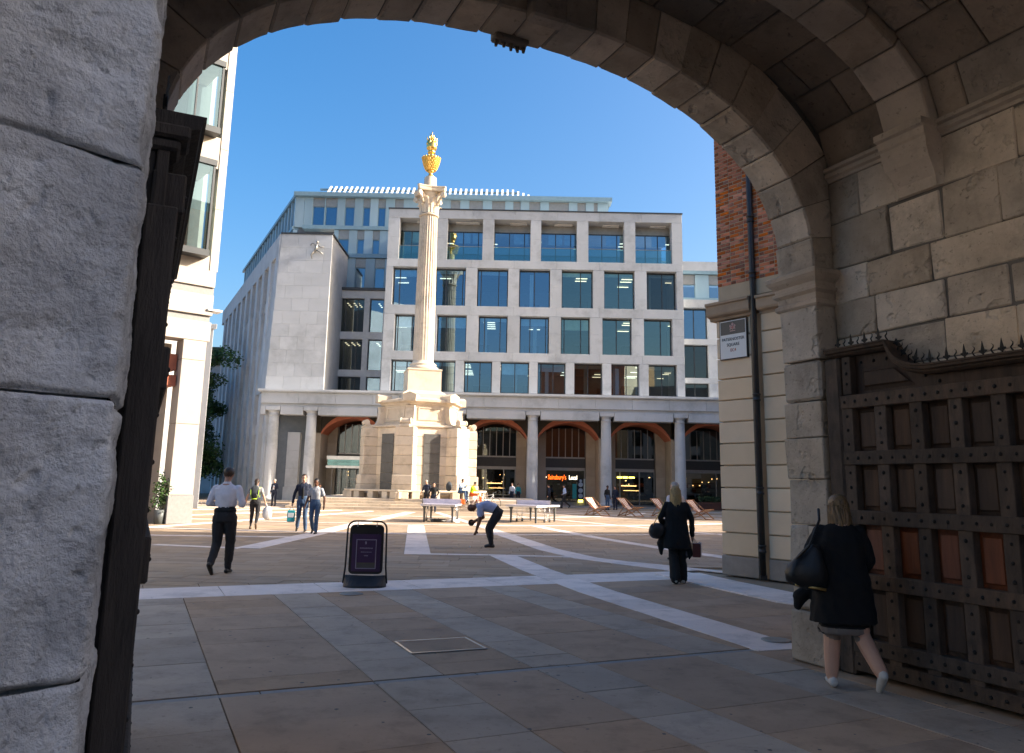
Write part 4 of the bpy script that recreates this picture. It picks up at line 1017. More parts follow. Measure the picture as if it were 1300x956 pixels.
far.build('brickwork', 'brick1', bb, kind='stuff'); far2.build('brickwork', 'brick2', bb, kind='stuff')
bbox('brickwork_upper', 'brick1', (.1, 9, -.2, .041, 12, 18.6), (4.0, 9, -.2, .041, 5.68, 11.99)); bbox('roof_parapet', 'lblb', (0, 9, -14, .1, 18.61, 19.2))
bbox('side_wall', 'brick1', (.06, .12, -14, -.2, 5.4, 18.6))
dp = empty('drainpipe', BP(.96, .1, 0), 'dark painted cast drainpipe running down the brick building', 'drainpipe'); mb = MB()
mb.tube([BP(.96, .075, .04), BP(.96, .075, 5.6), BP(.96, .075, 12)], .058, 12); mb.build('pipe', 'pipe', dp)
for z in (.55, 1.6, 3.35, 5.75, 6.9, 8.4, 10):
    mb = MB(); mb.lathe([(.06, -.075), (.075, -.07), (.075, -.04), (.066, -.035), (.066, .03), (.078, .035), (.078, .065), (.06, .07)], BP(.96, .075, z), 12); mb.build('collar', 'pipe', dp)
mb = MB(); mb.box(-.06, .06, -.06, .06, 0, .08, Matrix.Translation(BP(.96, .075, 0))); mb.build('shoe', 'pipe', dp)
bbox('conduit', 'pipe', (.84, .87, .0, .03, .36, 5.0))
# street name plate
s0, s1, z0, z1 = .13, .75, 4.17, 4.93
sp = empty('street_nameplate', BP(.44, .02, 4.55), 'white street nameplate with dark crested top band high on the sandstone corner', 'street sign')
mb = MB(); mb.chex([BP(t, o, z) for t in (s0-.02, s1+.02) for o in (.002, .045) for z in (z0-.02, z1+.02)], .004); mb.build('frame', 'black', sp)
mb = MB(); mb.hexa([BP(t, o, z) for t in (s0, s1) for o in (.04, .049) for z in (z0, z1)]); mb.build('plate', 'white', sp)
mb = MB(); mb.hexa([BP(t, o, z) for t in (s0+.015, s1-.015) for o in (.045, .052) for z in (z1-.28, z1-.015)]); mb.build('band', 'signgrey', sp)
xd = -be; oo = WL[sp]
for s_, z, sz, m_ in (('PATERNOSTER', z1-.38, .088, 'black'), ('SQUARE', z1-.49, .088, 'black'), ('EC4', z1-.60, .088, 'signred')):
    text(s_, sz, m_, sp, BP(.44, .052, z), xd, (0, 0, 1), oo, wx=.92)
cm = MB()   # crest: shield, supporters, helm, ribbon
C = lambda a, b: BP(.44+a, .053, z1-.135+b)
def sh2(pts, d=.003): cm.poly([C(a, b) for a, b in pts], -bn*d)
sh2([(-.035, .02), (.035, .02), (.035, -.03), (0, -.06), (-.035, -.03)]); sh2([(-.006, .085), (.0, .095), (.006, .085), (.03, .06), (.022, .028), (-.022, .028), (-.03, .06)])
for s_ in (-1, 1): sh2([(s_*.04, .04), (s_*.06, .055), (s_*.075, .02), (s_*.058, -.01), (s_*.07, -.05), (s_*.042, -.045)])
sh2([(-.07, -.07), (.07, -.07), (.06, -.085), (-.06, -.085)]); cm.build('crest', 'signpink', sp)
cm = MB(); sh2([(-.006, .02), (.006, .02), (.006, -.045), (-.006, -.045)], .005); sh2([(-.035, -.002), (.035, -.002), (.035, -.012), (-.035, -.012)], .0055); cm.build('crest_cross', 'signred', sp)
# buildings outside the frame: some right shade the square, others added behind the gateway
def block(nm, lab, corner, dirv, L, D, Hh, m_='conc2'):
    e = empty(nm, corner, lab, 'building'); dv = V(dirv).normalized(); nv = V((dv.y, -dv.x, 0))
    def Q(s, o, z): q = V(corner)+dv*s+nv*o; return (q.x, q.y, z)
    MB().hexa([Q(s, o, z) for s in (0, L) for o in (0, D) for z in (0, Hh)]).build('wall', m_, e)
    MB().hexa([Q(s, o, z) for s in (-.15, L+.15) for o in (-.15, D+.15) for z in (Hh+.01, Hh+.4)]).build('parapet', 'conc', e)
    s = 1
    while s < L-2:
        z = 1.
        while z < Hh-3:
            w_ = MB().hexa([Q(a, o, c) for a in (s, s+1.6) for o in (-.03, .02) for c in (z, z+2.1)]).build('window', 'frame', e)
            MB().hexa([Q(a, o, c) for a in (s+.08, s+1.52) for o in (-.035, -.03) for c in (z+.08, z+2.02)]).build('pane', 'glassd', w_); z += 3.3
        s += 2.8
    return e
block('street_corner_building', 'stone building beyond the brick building that shades the near paving', (17, 21.6, 0), (.94, .34, 0), 30, 20, 15)
block('unseen_sky_blocker', 'unseen stone block added behind the gateway to cut sky light in the passage', G(-10, -20, 0), gr, 40, 14, 14.5)  # added out of view to hold sky light off the jamb and passage
block('unseen_bounce_block', 'unseen pale block added to bounce warm sunlight into the passage', G(-15, -1, 0), -gd, 20, 12, 14)  # invented sunlit wall out of view, warm fill for the right passage wall
block('unseen_sun_blocker', 'unseen stone block added to shade the ground in back of the arch', G(10.5, 1.0, 0), -gd, 17, -14, 14) if 0 else block('unseen_sun_blocker', 'unseen stone block added to shade the ground in back of the arch', G(12.5, -16.5, 0), gd, 15, 14, 13)  # added out of view so the ground behind the camera stays mostly shaded
block('corner_shop_building', 'stone building at the right edge of the square that shades the deckchairs', (32.6, 41.3, 0), (-.6, .8, 0), 23, 15, 12)
# ================================================================ monument
MC = V((-6.25, 55, 0)); mon = empty('column_monument', MC, 'tall fluted stone column on a hexagonal rusticated base topped by a gilded flaming urn', 'monument')
def R2(a): return V((math.sin(a), -math.cos(a), 0))     # a=0 faces the camera, positive to the right
HA = [math.radians(-8+60*k) for k in range(6)]
def hexring(R_, z, ph=0.): return [MC+R2(a+ph)*R_+V((0, 0, z)) for a in HA]
# steps and platform
stp = empty('steps', (-6, 52, 0), 'broad low stone steps round the foot of the column monument', 'steps')
for i in range(4):
    z0, z1 = i*.165, (i+1)*.165
    yf = 48.9+i*.42
    xl, xr = -13.6+i*.15, 2.2-i*.15
    x = xl
    while x < xr-.1:
        e = min(xr, x+2.1); yb = (yf+.6) if i < 3 else 63.3
        MB().cbox(x+.004, e-.004, yf, yb, z0-(.0 if i else .03), z1-.002, .012).build('step_stone', 'mon', stp); x = e
    for xs_, xe in ((xl, xl+.5), (xr-.5, xr)): MB().cbox(xs_, xe, yf+.61, 63.3, z0-.01, z1-.003, .01).build('step_stone', 'mon', stp)
PZ = .66
# bench ring
bn_ = MB()
Ro, Ri = 5.05, 4.35
for k in range(6):
    a, b = HA[k], HA[(k+1) % 6]
    p = [MC+R2(t)*R_ for t in (a, b) for R_ in (Ri, Ro)]
    for f0, f1 in ((0, .5), (.5, 1)):
        q = [p[0].lerp(p[2], f0), p[1].lerp(p[3], f0), p[0].lerp(p[2], f1), p[1].lerp(p[3], f1)]
        MB().chex([v+V((0, 0, z)) for v in q for z in (PZ+.42, PZ+.54)], .02).build('bench_slab', 'mon', mon)
    for f in (.03, .22, .5, .78, .97):
        c = p[0].lerp(p[2], f).lerp(p[1].lerp(p[3], f), .55); d = (p[2]-p[0]).normalized(); o = V((d.y, -d.x, 0))
        w_ = .42 if f in (.03, .97) else .25
        MB().chex([c+d*s*w_+o*t*.26+V((0, 0, z)) for s in (-1, 1) for t in (-1, 1) for z in (PZ, PZ+.415)], .02).build('bench_leg', 'mon', mon)
cs = [i*.66 for i in range(8)]
def hexcourse(R_, z0, z1, name='course', m='mon', ch=.035, ph=0):
    # one hexagonal course with chamfered joints
    r = [hexring(R_*f, z, ph) for f, z in ((1-ch/R_, z0), (1, z0+ch*.7), (1, z1-ch*.7), (1-ch/R_, z1))]
    return MB().loft(r).build(name, m, mon)
hexcourse(4.15, PZ, PZ+.25); ztop = 5.25
z = PZ+.25
n = 7; hh = (ztop-z)/n
for i in range(n): hexcourse(3.45, z+i*hh+.002, z+(i+1)*hh-.002)
for k in range(6):      # corner buttresses, battered foot, plus dark slate panels between
    a = HA[k]; d = R2(a); s = V((d.y, -d.x, 0))*-1
    for i in range(n):
        o = .16*(1-i/n) if i < 2 else 0
        fb_ = .62
        p = [MC+d*(2.9 if u == 0 else 4.0+o)+s*v*(fb_+o*.4)+V((0, 0, zz)) for u in (0, 1) for v in (-1, 1) for zz in (z+i*hh+.003, z+(i+1)*hh-.003)]
        MB().chex(p, .035).build('buttress_block', 'mon', mon)
    # scroll buttress: side profile swept across its width
    prof = [(2.3, ztop), (4.05, ztop), (4.05, ztop+.12), (3.9, ztop+.16)]
    prof += [(3.82+.17*math.cos(t), ztop+.34+.17*math.sin(t)) for t in [math.radians(x) for x in range(-60, 200, 26)]]
    prof += [(3.55, ztop+.22), (3.35, ztop+.2), (3.15, ztop+.3), (3.02, ztop+.55), (2.96, ztop+.9), (2.93, ztop+1.3), (3.0, ztop+1.45), (2.3, ztop+1.5)]
    mb = MB(); pts = [MC+d*x+s*-.3+V((0, 0, q)) for x, q in prof]; mb.poly(pts, s*.6); mb.build('scroll', 'mon', mon)
    for sg in (-1, 1):
        c = MC+d*3.82+s*sg*.33+V((0, 0, ztop+.36)); mb = MB(); mb.tube([c-s*.05, c+s*.05], [.2, .2], 14); mb.tube([c-s*.07, c+s*.07], .09, 10); mb.build('volute', 'mon', mon)
    b = HA[(k+1) % 6]; m1 = MC+(R2(a)*3.45).lerp(R2(b)*3.45, .5); dd = (R2(b)-R2(a)).normalized(); oo_ = V((dd.y, -dd.x, 0)); oo_ = oo_ if oo_.dot(m1-MC) > 0 else -oo_
    for i in range(6):
        p = [m1+dd*u*.56+oo_*o+V((0, 0, zz)) for u in (-1, 1) for o in (-.2, .05) for zz in (z+.1+i*.64, z+.1+(i+1)*.64-.012)]
        MB().chex(p, .01).build('slate_panel', 'slate', mon)
def hexloft(prof, name, ph=0, m='mon', R0=None): MB().loft([hexring(r_, z_, ph) for r_, z_ in prof]).build(name, m, mon)
hexloft([(3.5, ztop), (3.62, ztop+.05), (3.62, ztop+.14), (3.2, ztop+.2), (2.95, ztop+.22)], 'ledge')
hexloft([(2.9, ztop+.2), (2.9, ztop+.35), (2.75, ztop+.4), (2.75, 6.78), (2.82, 6.8), (2.86, 6.9), (3.05, 6.98), (3.1, 7.0), (3.1, 7.14), (2.95, 7.18), (2.5, 7.3), (2.2, 7.34)], 'drum')
for k in range(6):
    a, b = HA[k], HA[(k+1) % 6]; m1 = MC+(R2(a)*2.75).lerp(R2(b)*2.75, .5); dd = (R2(b)-R2(a)).normalized(); oo_ = V((dd.y, -dd.x, 0)); oo_ = oo_ if oo_.dot(m1-MC) > 0 else -oo_
    fr = MB()
    for u0, u1, q0, q1 in ((-1, 1, 0, .08), (-1, 1, .92, 1), (-1, -.9, .08, .92), (.9, 1, .08, .92)):
        fr.hexa([m1+dd*u*.85+oo_*o+V((0, 0, 5.78+q*.85)) for u in (u0, u1) for o in (-.05, .05) for q in (q0, q1)])
    fr.build('panel_moulding', 'mon', mon)
    d = R2(a); s = V((d.y, -d.x, 0)); mb = MB()     # blocking piece with little gable over every corner
    mb.poly([MC+d*2.2+s*u+V((0, 0, q)) for u, q in ((-.42, 7.0), (.42, 7.0), (.46, 7.42), (.3, 7.5), (0, 7.62), (-.3, 7.5), (-.46, 7.42))], d*.95); mb.build('blocking', 'mon', mon)
ph = math.radians(15)
def sq(h, zz): return [MC+R2(ph+math.pi/4+k*math.pi/2)*h*1.4142+V((0, 0, zz)) for k in range(4)]
MB().loft([sq(h, q) for h, q in ((1.5, 7.3), (1.5, 7.66), (1.42, 7.72), (1.28, 7.8), (1.16, 7.9), (1.15, 9.3), (1.2, 9.34), (1.2, 9.42), (1.0, 9.46))]).build('plinth', 'mon', mon)
MB().lathe([(1.08, 9.44), (1.1, 9.5), (1.08, 9.62), (.98, 9.68), (.9, 9.72), (.92, 9.78), (.95, 9.84), (.9, 9.9), (.8, 9.94), (.76, 10.02), (.74, 10.1)], MC, 36).build('base_moulding', 'mon', mon)
# fluted shaft (lower third filled)
rings = []
for q, r_ in [(10.1+i*(20.75-10.1)/16, .735-.10*(i/16)**1.6) for i in range(17)]:
    rg = []
    NF = 24
    for k in range(NF*6):
        t = 2*math.pi*k/(NF*6); u = (k % 6)/6; fl_ = math.sin(math.pi*u)*(.062 if q > 13.6 else .018)
        rr = r_-fl_; rg.append(MC+V((rr*math.cos(t), rr*math.sin(t), q)))
    rings.append(rg)
MB().loft(rings).build('fluted_shaft', 'mon', mon)
MB().lathe([(.66, 20.75), (.72, 20.78), (.73, 20.85), (.66, 20.9), (.60, 20.92)], MC, 30).build('necking', 'mon', mon)
MB().lathe([(.60, 20.9), (.60, 21.9), (.68, 22.3), (.82, 22.55)], MC, 24).build('capital_bell', 'mon', mon)
lfm = MB()
def acanthus(a, z0, h, r0, out, w_):
    d = R2(a); s = V((d.y, -d.x, 0)); rg = []
    for i in range(7):
        t = i/6; zz = z0+h*math.sin(t*math.pi*.62)/math.sin(math.pi*.5); rr = r0+out*t**2.2; ww = w_*(1-.15*t-.6*t**4)
        c = MC+d*rr+V((0, 0, zz)); rg.append([c-s*ww-d*.05, c-s*ww*.5+d*.05, c+d*.0, c+s*ww*.5+d*.05, c+s*ww-d*.05, c-d*.08])
    lfm.loft(rg)
for k in range(8): acanthus(k*math.pi/4+.2, 20.95, .62, .62, .27, .22); acanthus(k*math.pi/4+.2+math.pi/8, 21.35, .75, .62, .32, .2)
for k in range(4):
    a = ph+math.pi/4+k*math.pi/2; d = R2(a); acanthus(a, 21.7, .7, .68, .55, .16)
    c = MC+d*1.22+V((0, 0, 22.28)); s = V((d.y, -d.x, 0)); lfm.tube([c-s*.13, c+s*.13], [.19, .19], 10); lfm.tube([c-s*.16, c+s*.16], .08, 8)
    lfm.tube([MC+d*.75+V((0, 0, 21.7)), MC+d*1.0+V((0, 0, 22.1)), MC+d*1.2+V((0, 0, 22.42))], [.09, .1, .08], 8)
lfm.build('capital_leaves', 'mon', mon)
ab = []
for q, f in ((22.52, .97), (22.6, 1.0), (22.74, 1.0), (22.8, 1.04), (22.88, 1.04)):
    rg = []
    for k in range(4):
        a = ph+math.pi/4+k*math.pi/2; a2 = a+math.pi/2
        c0, c1 = R2(a-.06)*1.36*f, R2(a+.06)*1.36*f; rg += [c0, c1]
        e0, e1 = R2(a+.06)*1.36*f, R2(a2-.06)*1.36*f
        for t in (.25, .5, .75): m_ = e0.lerp(e1, t); m_ = m_*(1-.16*math.sin(math.pi*t)); rg.append(m_)
    ab.append([MC+v+V((0, 0, q)) for v in rg])
MB().loft(ab).build('abacus', 'mon', mon)
MB().lathe([(.5, 22.88), (.5, 23.0), (.46, 23.04), (.45, 23.75), (.42, 23.8), (.3, 23.82)], MC, 24).build('urn_pedestal', 'mon', mon)
urn = empty('urn', (0, 0, 0)); urn.parent = mon; urn.scale = (.85, .85, 1); WL[urn] = WL[mon]
MB().lathe([(.32, 23.8), (.34, 23.88), (.24, 23.95), (.17, 24.05), (.17, 24.15), (.28, 24.25), (.3, 24.3), (.2, 24.34)], MC, 20).build('urn_foot', 'gold', urn)
MB().lathe([(.2, 24.3), (.44, 24.42), (.58, 24.65), (.66, 24.95), (.72, 25.2), (.78, 25.3), (.75, 25.34), (.4, 25.36), (.2, 25.4)], MC, 28).build('urn_bowl', 'gold', urn)
kn = MB(); kn.smooth = True
for row in range(7):
    zz = 24.4+row*.135; rr = [.42, .52, .59, .64, .68, .72, .75][row]
    for k in range(18):
        t = 2*math.pi*(k+.5*(row % 2))/18; c = MC+V((rr*math.cos(t), rr*math.sin(t), zz)); kn.ellip(c, (.07, .07, .06), 6, 4)
for k in range(18):
    t = 2*math.pi*k/18; kn.ellip(MC+V((.79*math.cos(t), .79*math.sin(t), 25.32)), (.075, .075, .06), 6, 4)
kn.build('urn_scales', 'gold', urn, kind='stuff')
MB().lathe([(.2, 25.36), (.24, 25.5), (.2, 25.62), (.26, 25.7), (.34, 25.74), (.34, 25.82), (.24, 25.86), (.3, 25.95), (.44, 26.05), (.46, 26.2), (.43, 26.5), (.36, 26.62)], MC, 20).build('urn_neck', 'gold', urn)
flm = MB(); fr_ = random.Random(4)
for k in range(16):
    t = 2*math.pi*k/16; rr = .34 if k % 2 else .18; h = fr_.uniform(.45, .75) if k % 2 else fr_.uniform(.7, 1.05); ph0 = fr_.random()*6
    pts = [MC+V(((rr+.06*math.sin(ph0+i*1.4)+(.05 if k % 2 else 0)*i/3)*math.cos(t+.12*math.sin(i*1.3+ph0)), (rr+.06*math.sin(ph0+i*1.4))*math.sin(t+.12*math.sin(i*1.3+ph0)), 26.35+h*i/6)) for i in range(7)]
    flm.tube(pts, [.10, .12, .10, .08, .06, .035, .004], 6)
flm.tube([MC+V((0, 0, 26.3)), MC+V((.04, 0, 26.8)), MC+V((-.03, 0, 27.2)), MC+V((.02, 0, 27.5))], [.22, .16, .08, .005], 8); flm.build('flames', 'gold', urn)

# ================================================================ trees beyond
def tree(name, c, h, r, label, seed, nl=15000):
    R = random.Random(seed); e = empty(name, c, label, 'tree', group=None); c = V(c); tr = MB(); tips = []
    tr.tube([c, c+V((.1, 0, h*.25)), c+V((-.1, .1, h*.55)), c+V((0, 0, h*.85))], [.32, .26, .18, .06], 8)
    for i in range(24):
        z = h*R.uniform(.1, .85); a = R.random()*6.28; L = r*R.uniform(.6, 1.05)*(1-.35*z/h); b = c+V((0, 0, z)); t = b+V((math.cos(a)*L, math.sin(a)*L, R.uniform(.3, 1.6)))
        tr.tube([b, b.lerp(t, .5)+V((0, 0, .2)), t], [.1, .06, .02], 5); tips.append(t); tips.append(b.lerp(t, .55)+V((0, 0, .3)))
    tr.build('trunk', 'bark', e); mb = MB()
    cl = [(t+V((R.gauss(0, .5), R.gauss(0, .5), R.gauss(0, .4))), R.uniform(.6, 1.25)) for t in tips for _ in range(2)]
    for i in range(nl):
        p, s = R.choice(cl); d = V((R.gauss(0, 1), R.gauss(0, 1), R.gauss(0, .8))).normalized(); q = p+d*s*R.random()**.4
        a = V((R.gauss(0, 1), R.gauss(0, 1), R.gauss(0, .6))).normalized()*R.uniform(.1, .19); b = a.cross(V((R.gauss(0, 1), R.gauss(0, 1), R.gauss(0, 1)))).normalized()*R.uniform(.07, .12)
        mb.add([q-a, q+b, q+a, q-b], [(0, 1, 2, 3)])
    mb.build('crown', 'leaf', e, kind='stuff', recalc=False) if False else props(link('crown', mb.mesh('crown', 'leaf', WL[e], False), e), kind='stuff')
for i, (c, h, r, lab) in enumerate((((-30.3, 76, 0), 14.5, 2.7, 'tall leafy tree filling the gap beside the office building flank'), ((-30.6, 70, 0), 10, 2.6, 'lower leafy tree to the left in the lane behind the left building'), ((-33.2, 84, 0), 13, 3, 'leafy tree farthest back in the lane below the dark roof'))): tree('tree', c, h, r, lab, 11+i)

# ================================================================ pavement sign
ab_ = empty('pavement_sign', (-2.235, 12.85, 0), 'black framed swing pavement sign with a purple poster on a moulded base', 'pavement sign', rz=math.radians(4))
mb = MB(); w_, h = .315, 1.0
pts = [(-w_-.025, 0, .05), (-w_, 0, .3), (-w_+.01, 0, h-.12)]+[(-w_+.13-.12*math.cos(t), 0, h-.12+.12*math.sin(t)) for t in [math.pi/2*k/5 for k in range(1, 6)]]
pts += [(-p[0], 0, p[2]) for p in pts[::-1]]; mb.tube(pts, .0145, 10); mb.build('frame', 'black', ab_, world=False)
def rrect(hw, z0, z1, r_, y):
    o = []
    for cx, cz, a0 in ((hw-r_, z0+r_, -90), (hw-r_, z1-r_, 0), (-hw+r_, z1-r_, 90), (-hw+r_, z0+r_, 180)):
        for k in range(6): t = math.radians(a0+90*k/5); o.append((cx+r_*math.cos(t), y, cz+r_*math.sin(t)))
    return o
MB().loft([rrect(.265, .19, .945, .07, y) for y in (.02, -.02)]).build('board', 'black', ab_, world=False)
MB().loft([rrect(.225, .23, .80, .01, y) for y in (-.0205, -.0225)]).build('backing', 'purple', ab_, world=False)
fr = MB()
for a, b, c, d in ((-.158, -.146, .27, .72), (.146, .158, .27, .72), (-.146, .146, .708, .72), (-.146, .146, .27, .282)): fr.cbox(a, b, -.036, -.0228, c, d, .002)
fr.build('poster_border', 'lav', ab_, world=False)
MB().box(-.146, .146, -.0265, -.0228, .282, .355).build('poster_foot', 'signgrey', ab_, world=False); MB().box(-.146, .146, -.0275, -.0228, .355, .362).build('poster_rule', 'olive', ab_, world=False)
lm = MB()      # crest and lines of small lettering
lm.ellip((-.01, -.024, .665), (.014, .003, .024), 8, 6)
for z, n_, hw, hh_ in ((.585, 12, .10, .010), (.525, 11, .082, .006), (.47, 4, .03, .008)):
    R = random.Random(int(z*1000)); x = -hw
    while x < hw: ww = R.uniform(.008, .016); lm.box(x, x+ww, -.0255, -.0228, z-hh_, z+hh_*R.uniform(.6, 1)); x += ww+.005
lm.build('poster_lettering', 'lav', ab_, world=False)
for x in (-.15, .15): mb = MB(); mb.tube([(x, 0, .99), (x, 0, .93)], .007, 6); mb.ellip((x, -.024, .925), (.011, .006, .011), 8, 6); mb.build('hanger', 'chrome', ab_, world=False)
pr = [[(x*f, y, z) for x, y in [(.335*math.copysign(abs(math.cos(t))**.7, math.cos(t)), .24*math.sin(t)) for t in [2*math.pi*k/28 for k in range(28)]]] for z, f in ((0, 1), (.03, 1.0), (.10, .97), (.155, .92))]
pr = [[(x, y*(1 if i < 2 else .55 if i == 2 else .2), z+(.02*abs(x)/.3 if i > 1 else 0)) for x, y, z in rg] for i, rg in enumerate(pr)]
mb = MB(); mb.smooth = False; mb.loft(pr); mb.build('base', 'blackp', ab_, world=False)

# ================================================================ table tennis tables
def tt(loc, rz, label, rolled=True):
    e = empty('table_tennis_table', loc, label, 'table tennis table', 'table tennis tables in the square', rz=rz)
    for s in (-1, 1):
        mb = MB(); mb.cbox(min(s*.01, s*1.37), max(s*.01, s*1.37), -.7625, .7625, .735, .76, .004); mb.build('table_top', 'ptop', e, world=False)
        mb = MB(); a, b = sorted((s*.02, s*1.365)); mb.box(a, b, -.75, -.7, .68, .734); mb.box(a, b, .7, .75, .68, .734); mb.box(s*1.33-.02, s*1.33+.02, -.7, .7, .68, .734); mb.build('apron', 'white', e, world=False)
        for y in (-.6, .6): mb = MB(); mb.loft([[(s*1.1+a*w, y+b*w, z) for a, b in ((-1, -1), (1, -1), (1, 1), (-1, 1))] for z, w in ((0, .035), (.5, .04), (.62, .055), (.69, .1))]); mb.build('leg', 'pgrey', e, world=False)
    mb = MB(); mb.cbox(-.012, .012, -.83, .83, .765, .965, .004); mb.build('net', 'pwhite', e, world=False)
    for y in (-.85, .85): mb = MB(); mb.tube([(0, y, .74), (0, y, .97)], .014, 6); mb.build('net_post', 'pgrey', e, world=False)
    ug = MB()
    for s in (-.28, .28):
        for y in (-.68, .68): ug.tube([(s, y, .09), (s, y, .73)], .014, 6)
        ug.tube([(s, -.68, .1), (s, .68, .1)], .012, 6)
    for y in (-.68, .68): ug.tube([(-.28, y, .1), (.28, y, .1)], .012, 6); ug.tube([(-.28, y, .12), (1.05, y*.9, .66)], .008, 5); ug.tube([(.28, y, .12), (-1.05, y*.9, .66)], .008, 5)
    ug.build('undercarriage', 'chrome', e, world=False)
    for s in (-.3, .3):
        for y in (-.68, .68): mb = MB(); mb.tube([(s-.0, y-.025, .07), (s, y+.025, .07)], .07, 14); mb.tube([(s, y-.03, .07), (s, y+.03, .07)], .03, 8); mb.build('castor', 'blackp', e, world=False)
    return e
tt((-2.95, 35.4, 0), math.radians(88), 'table tennis table seen end on in front of the monument, dark bag underneath')
tt((1.12, 36.6, 0), math.radians(65), 'table tennis table turned at an angle, right of the bending man')
bgn = empty('net_bag', (-3.0, 34.55, 0), 'flat dark net bag lying on the ground under the left table tennis table', 'bag'); mb = MB(); R = random.Random(2)
mb.smooth = True; mb.loft([[(-3.0+(.34+.04*math.sin(t*3))*f*math.cos(t), 34.6+.2*f*math.sin(t), z+.02*math.sin(5*t)) for t in [2*math.pi*k/20 for k in range(20)]] for f, z in ((.9, .01), (1, .05), (.85, .11), (.4, .14))]); mb.build('bag_body', 'bag_black', bgn)
mb = MB(); mb.tube([(-3.35, 34.6, .05), (-3.5, 34.55, .02), (-3.45, 34.4, .015), (-3.2, 34.38, .02)], .015, 5); mb.build('strap', 'bag_black', bgn)
bgn = empty('cloth_bag', (-2.4, 34.55, 0), 'crumpled white cloth lying on the ground under the left table tennis table', 'bag'); mb = MB(); mb.smooth = True
mb.loft([[(-2.38+(.26+.05*math.sin(t*4+1))*f*math.cos(t), 34.55+.16*f*math.sin(t), z+.03*math.sin(3*t)) for t in [2*math.pi*k/20 for k in range(20)]] for f, z in ((.9, .01), (1, .04), (.7, .10), (.3, .12))]); mb.build('bag_body', 'bag_white', bgn)

# ================================================================ deckchairs
def deckchair(loc, rz, label):
    e = empty('deckchair', loc, label, 'deckchair', 'striped deckchairs at the right of the square', rz=rz)
    B_ = lambda pts, r_, nm: MB().tube(pts, r_, 6).build(nm, 'deckw', e, world=False)
    for y in (-.29, .29):
        B_([(.62, y, .03), (-.55, y, .86)], .024, 'side_rail'); B_([(-.52, y*.9, .03), (.58, y*.9, .46)], .022, 'seat_rail'); B_([(-.5, y*.82, .05), (-.1, y*.82, .56)], .018, 'prop')
    for p in ((-.55, .86), (.6, .46), (.61, .04), (-.5, .04), (.0, .22)): B_([(p[0], -.31, p[1]), (p[0], .31, p[1])], .018, 'cross_bar')
    n = 12; prof = []
    for k in range(n+1): t = k/n; prof.append((-.55+1.14*t, .86-.40*t-.34*math.sin(math.pi*t**1.15)*(1-.2*t)))
    mb = MB(); ns = 9
    for i in range(ns):
        mb.cur = i % 2; y0, y1 = -.25+.5*i/ns, -.25+.5*(i+1)/ns
        mb.loft([[(x, y0, z), (x, y1, z), (x, y1, z+.006), (x, y0, z+.006)] for x, z in prof])
    mb.build('striped_sling', ['deckr', 'deckc'], e, world=False); e.scale = (1.18,)*3; return e
deckchair((5.0, 45.9, 0), math.radians(-52), 'empty striped deckchair farthest left of the row, in front of the orange shop sign')
deckchair((6.85, 45.6, 0), math.radians(-50), 'empty striped deckchair second from the left, below the yellow lit doorway')
deckchair((8.85, 46.2, 0), math.radians(-55), 'striped deckchair half hidden behind the blond woman in black, to her left')
deckchair((10.3, 43.6, 0), math.radians(-52), 'striped deckchair farthest right, beside the rusticated sandstone corner')
# ================================================================ bicycles
def bicycle(loc, rz, label, extra='orange'):
    e = empty('bicycle', loc, label, 'bicycle', None, rz=rz)
    for x in (-.52, .53):
        mb = MB(); mb.tube([(x+.33*math.cos(t), 0, .34+.33*math.sin(t)) for t in [2*math.pi*k/28 for k in range(29)]], .017, 6, cap=False)
        wn = mb.build('wheel', 'blackp', e, world=False); mb = MB()
        for k in range(14): t = 2*math.pi*k/14; mb.tube([(x, .01, .34), (x+.32*math.cos(t), 0, .34+.32*math.sin(t))], .002, 3)
        mb.tube([(x, -.04, .34), (x, .04, .34)], .02, 6); mb.build('spokes', 'chrome', wn, world=False)
    fr = MB(); bb_, st_, hd = (-.08, 0, .28), (-.2, 0, .82), (.36, 0, .84); T = lambda *p, r_=.016: fr.tube(p, r_, 6)
    T(bb_, st_); T(bb_, hd); T((-.19, 0, .78), (.35, 0, .87)); T((-.52, .0, .34), bb_, r_=.011); T((-.52, 0, .34), (-.19, 0, .76), r_=.011); T((.34, 0, .92), (.40, 0, .62), (.53, 0, .34), r_=.014)
    fr.build('frame', 'white', e, world=False)
    mb = MB(); mb.tube([(.42, -.28, 1.0), (.34, -.1, 1.0), (.34, .1, 1.0), (.42, .28, 1.0)], .013, 6); mb.tube([(.34, 0, .9), (.34, 0, 1.0)], .014, 6); mb.build('handlebar', 'blackp', e, world=False)
    mb = MB(); mb.loft([[(x, -w, z), (x, w, z), (x, w*.6, z-.04), (x, -w*.6, z-.04)] for x, w, z in ((-.36, .07, .93), (-.22, .06, .92), (-.08, .02, .92))]); mb.tube([(-.22, 0, .8), (-.23, 0, .9)], .013, 6); mb.build('saddle', 'black', e, world=False)
    mb = MB(); mb.tube([(-.08, -.06, .28), (-.08, .06, .28)], .06, 12); mb.tube([(-.08, .06, .28), (-.02, .09, .14)], .01, 5); mb.tube([(-.08, -.06, .28), (-.14, -.09, .42)], .01, 5); mb.build('crank', 'chrome', e, world=False)
    for s in (-1, 1): mb = MB(); mb.cbox(-.72, -.4, s*.14-.07, s*.14+.07, .42, .74, .03); mb.build('pannier', extra if s < 0 else 'bag_white', e, world=False)
    return e
bicycle((-2.3, 49.35, 0), math.radians(8), 'white framed bicycle with an orange pannier leaning by the seated cyclist in yellow')
bicycle((-1.3, 49.9, .165), math.radians(-20), 'second white bicycle with bright bags, on the steps right of the seated cyclist')
